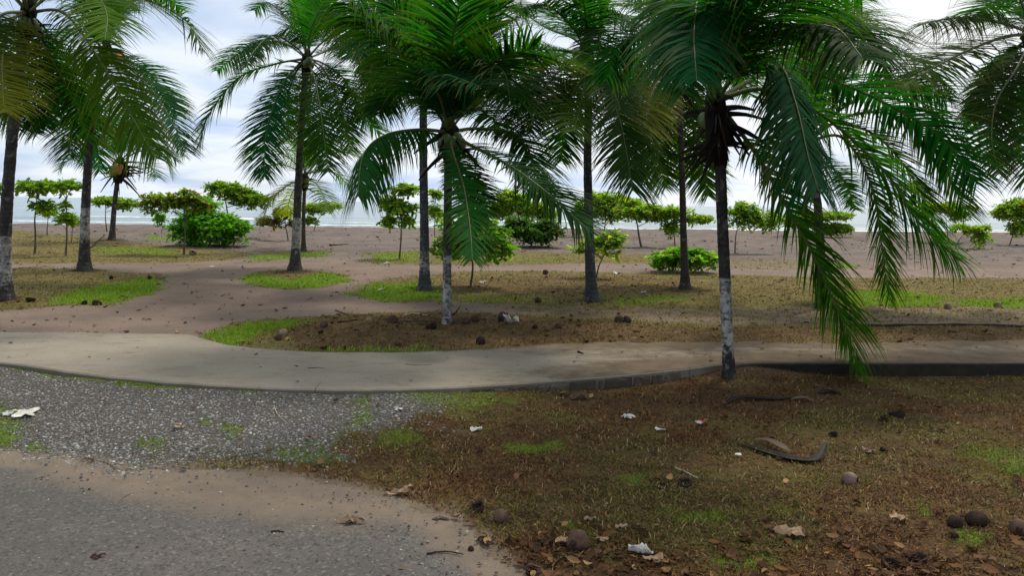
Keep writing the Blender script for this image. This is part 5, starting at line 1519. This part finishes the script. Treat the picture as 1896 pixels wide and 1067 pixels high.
scrap(180, 1040, 26, 12, M_HUSK, 'small reddish dead leaf on the dark asphalt', 'dead leaf', 'dead_leaf', 15, 'large dead leaves', 3, 0.0)
scrap(650, 975, 50, 12, M_TANL, 'broken pale leaf strip on the asphalt', 'dead leaf', 'dead_leaf', 16, 'large dead leaves', 4, 0.0)
scrap(1040, 1010, 24, 18, M_TANL, 'yellow-tan leaf leaning on the large round coconut', 'dead leaf', 'dead_leaf', 17, 'large dead leaves', 0, 0.02)
scrap(1115, 1008, 22, 14, M_TANL, 'tan leaf just right of the large round coconut', 'dead leaf', 'dead_leaf', 18, 'large dead leaves', 3, 0.02)
scrap(880, 798, 22, 12, M_PAPER, 'white scrap at the end of the gravel', 'paper', 'paper_scrap', 21, LG)
scrap(740, 761, 16, 7, M_PAPER, 'small white scrap on the middle gravel', 'paper', 'paper_scrap', 22, LG)
scrap(48, 770, 36, 30, M_PAPER, 'white star-shaped rag on the gravel at the left', 'rag', 'white_rag', 23, LG, 4, 0.01, 0.2)
scrap(14, 771, 26, 10, M_PAPER, 'flat white scrap left of the star-shaped rag', 'rag', 'white_rag', 24, LG)
scrap(1163, 777, 22, 8, M_PAPER, 'bent white paper on the verge, upper of two', 'paper', 'paper_scrap', 25, LG, 0, 0.012)
scrap(1222, 801, 18, 6, M_PAPER, 'small folded white paper on the verge, lower of two', 'paper', 'paper_scrap', 26, LG, 0, 0.012)
o = scrap(1294, 788, 11, 10, M_PAPER, 'red and white wrapper left of the dark spathe', 'wrapper', 'wrapper', 27, LG, 0, 0.015)
w2 = scrap(1302, 784, 11, 8, M_RED, None, None, 'red_print', 28, None, 0, 0.02)
w2.parent = o; w2.location = (0.045, 0.02, 0.006)
scrap(1367, 848, 12, 9, M_PAPER, 'square white scrap in front of the dark spathe', 'paper', 'paper_scrap', 29, LG, 0, 0.02, 0.15)
scrap(947, 600, 26, 8, M_PAPER, 'crumpled white bag on the dry bed right of the mottled palm', 'bag', 'plastic_bag', 30, LG, 0, 0.02, 0.6)
scrap(393, 495, 8, 3, M_PAPER, 'tiny white scrap on the sandy track left', 'paper', 'paper_scrap', 31, LG)
scrap(705, 538, 11, 4, M_PAPER, 'white scrap on the bright turf of the middle lawn', 'paper', 'paper_scrap', 32, LG)
scrap(1141, 507, 13, 4, M_PAPER, 'white scrap beside the path right of the straight dark palm', 'paper', 'paper_scrap', 33, LG)
scrap(1193, 543, 8, 5, M_PAPER, 'white scrap on the dry lawn left of the dark thin palm', 'paper', 'paper_scrap', 34, LG)
scrap(1175, 517, 5, 3, M_PAPER, 'tiny white scrap on the dry lawn beside the path', 'paper', 'paper_scrap', 35, LG)
scrap(893, 524, 9, 6, M_PAPER, 'white scrap right of the young broad-leaved almond stem', 'paper', 'paper_scrap', 36, LG)
scrap(717, 488, 10, 3, M_PAPER, 'white scrap in front of the tiered almond tree', 'paper', 'paper_scrap', 37, LG)
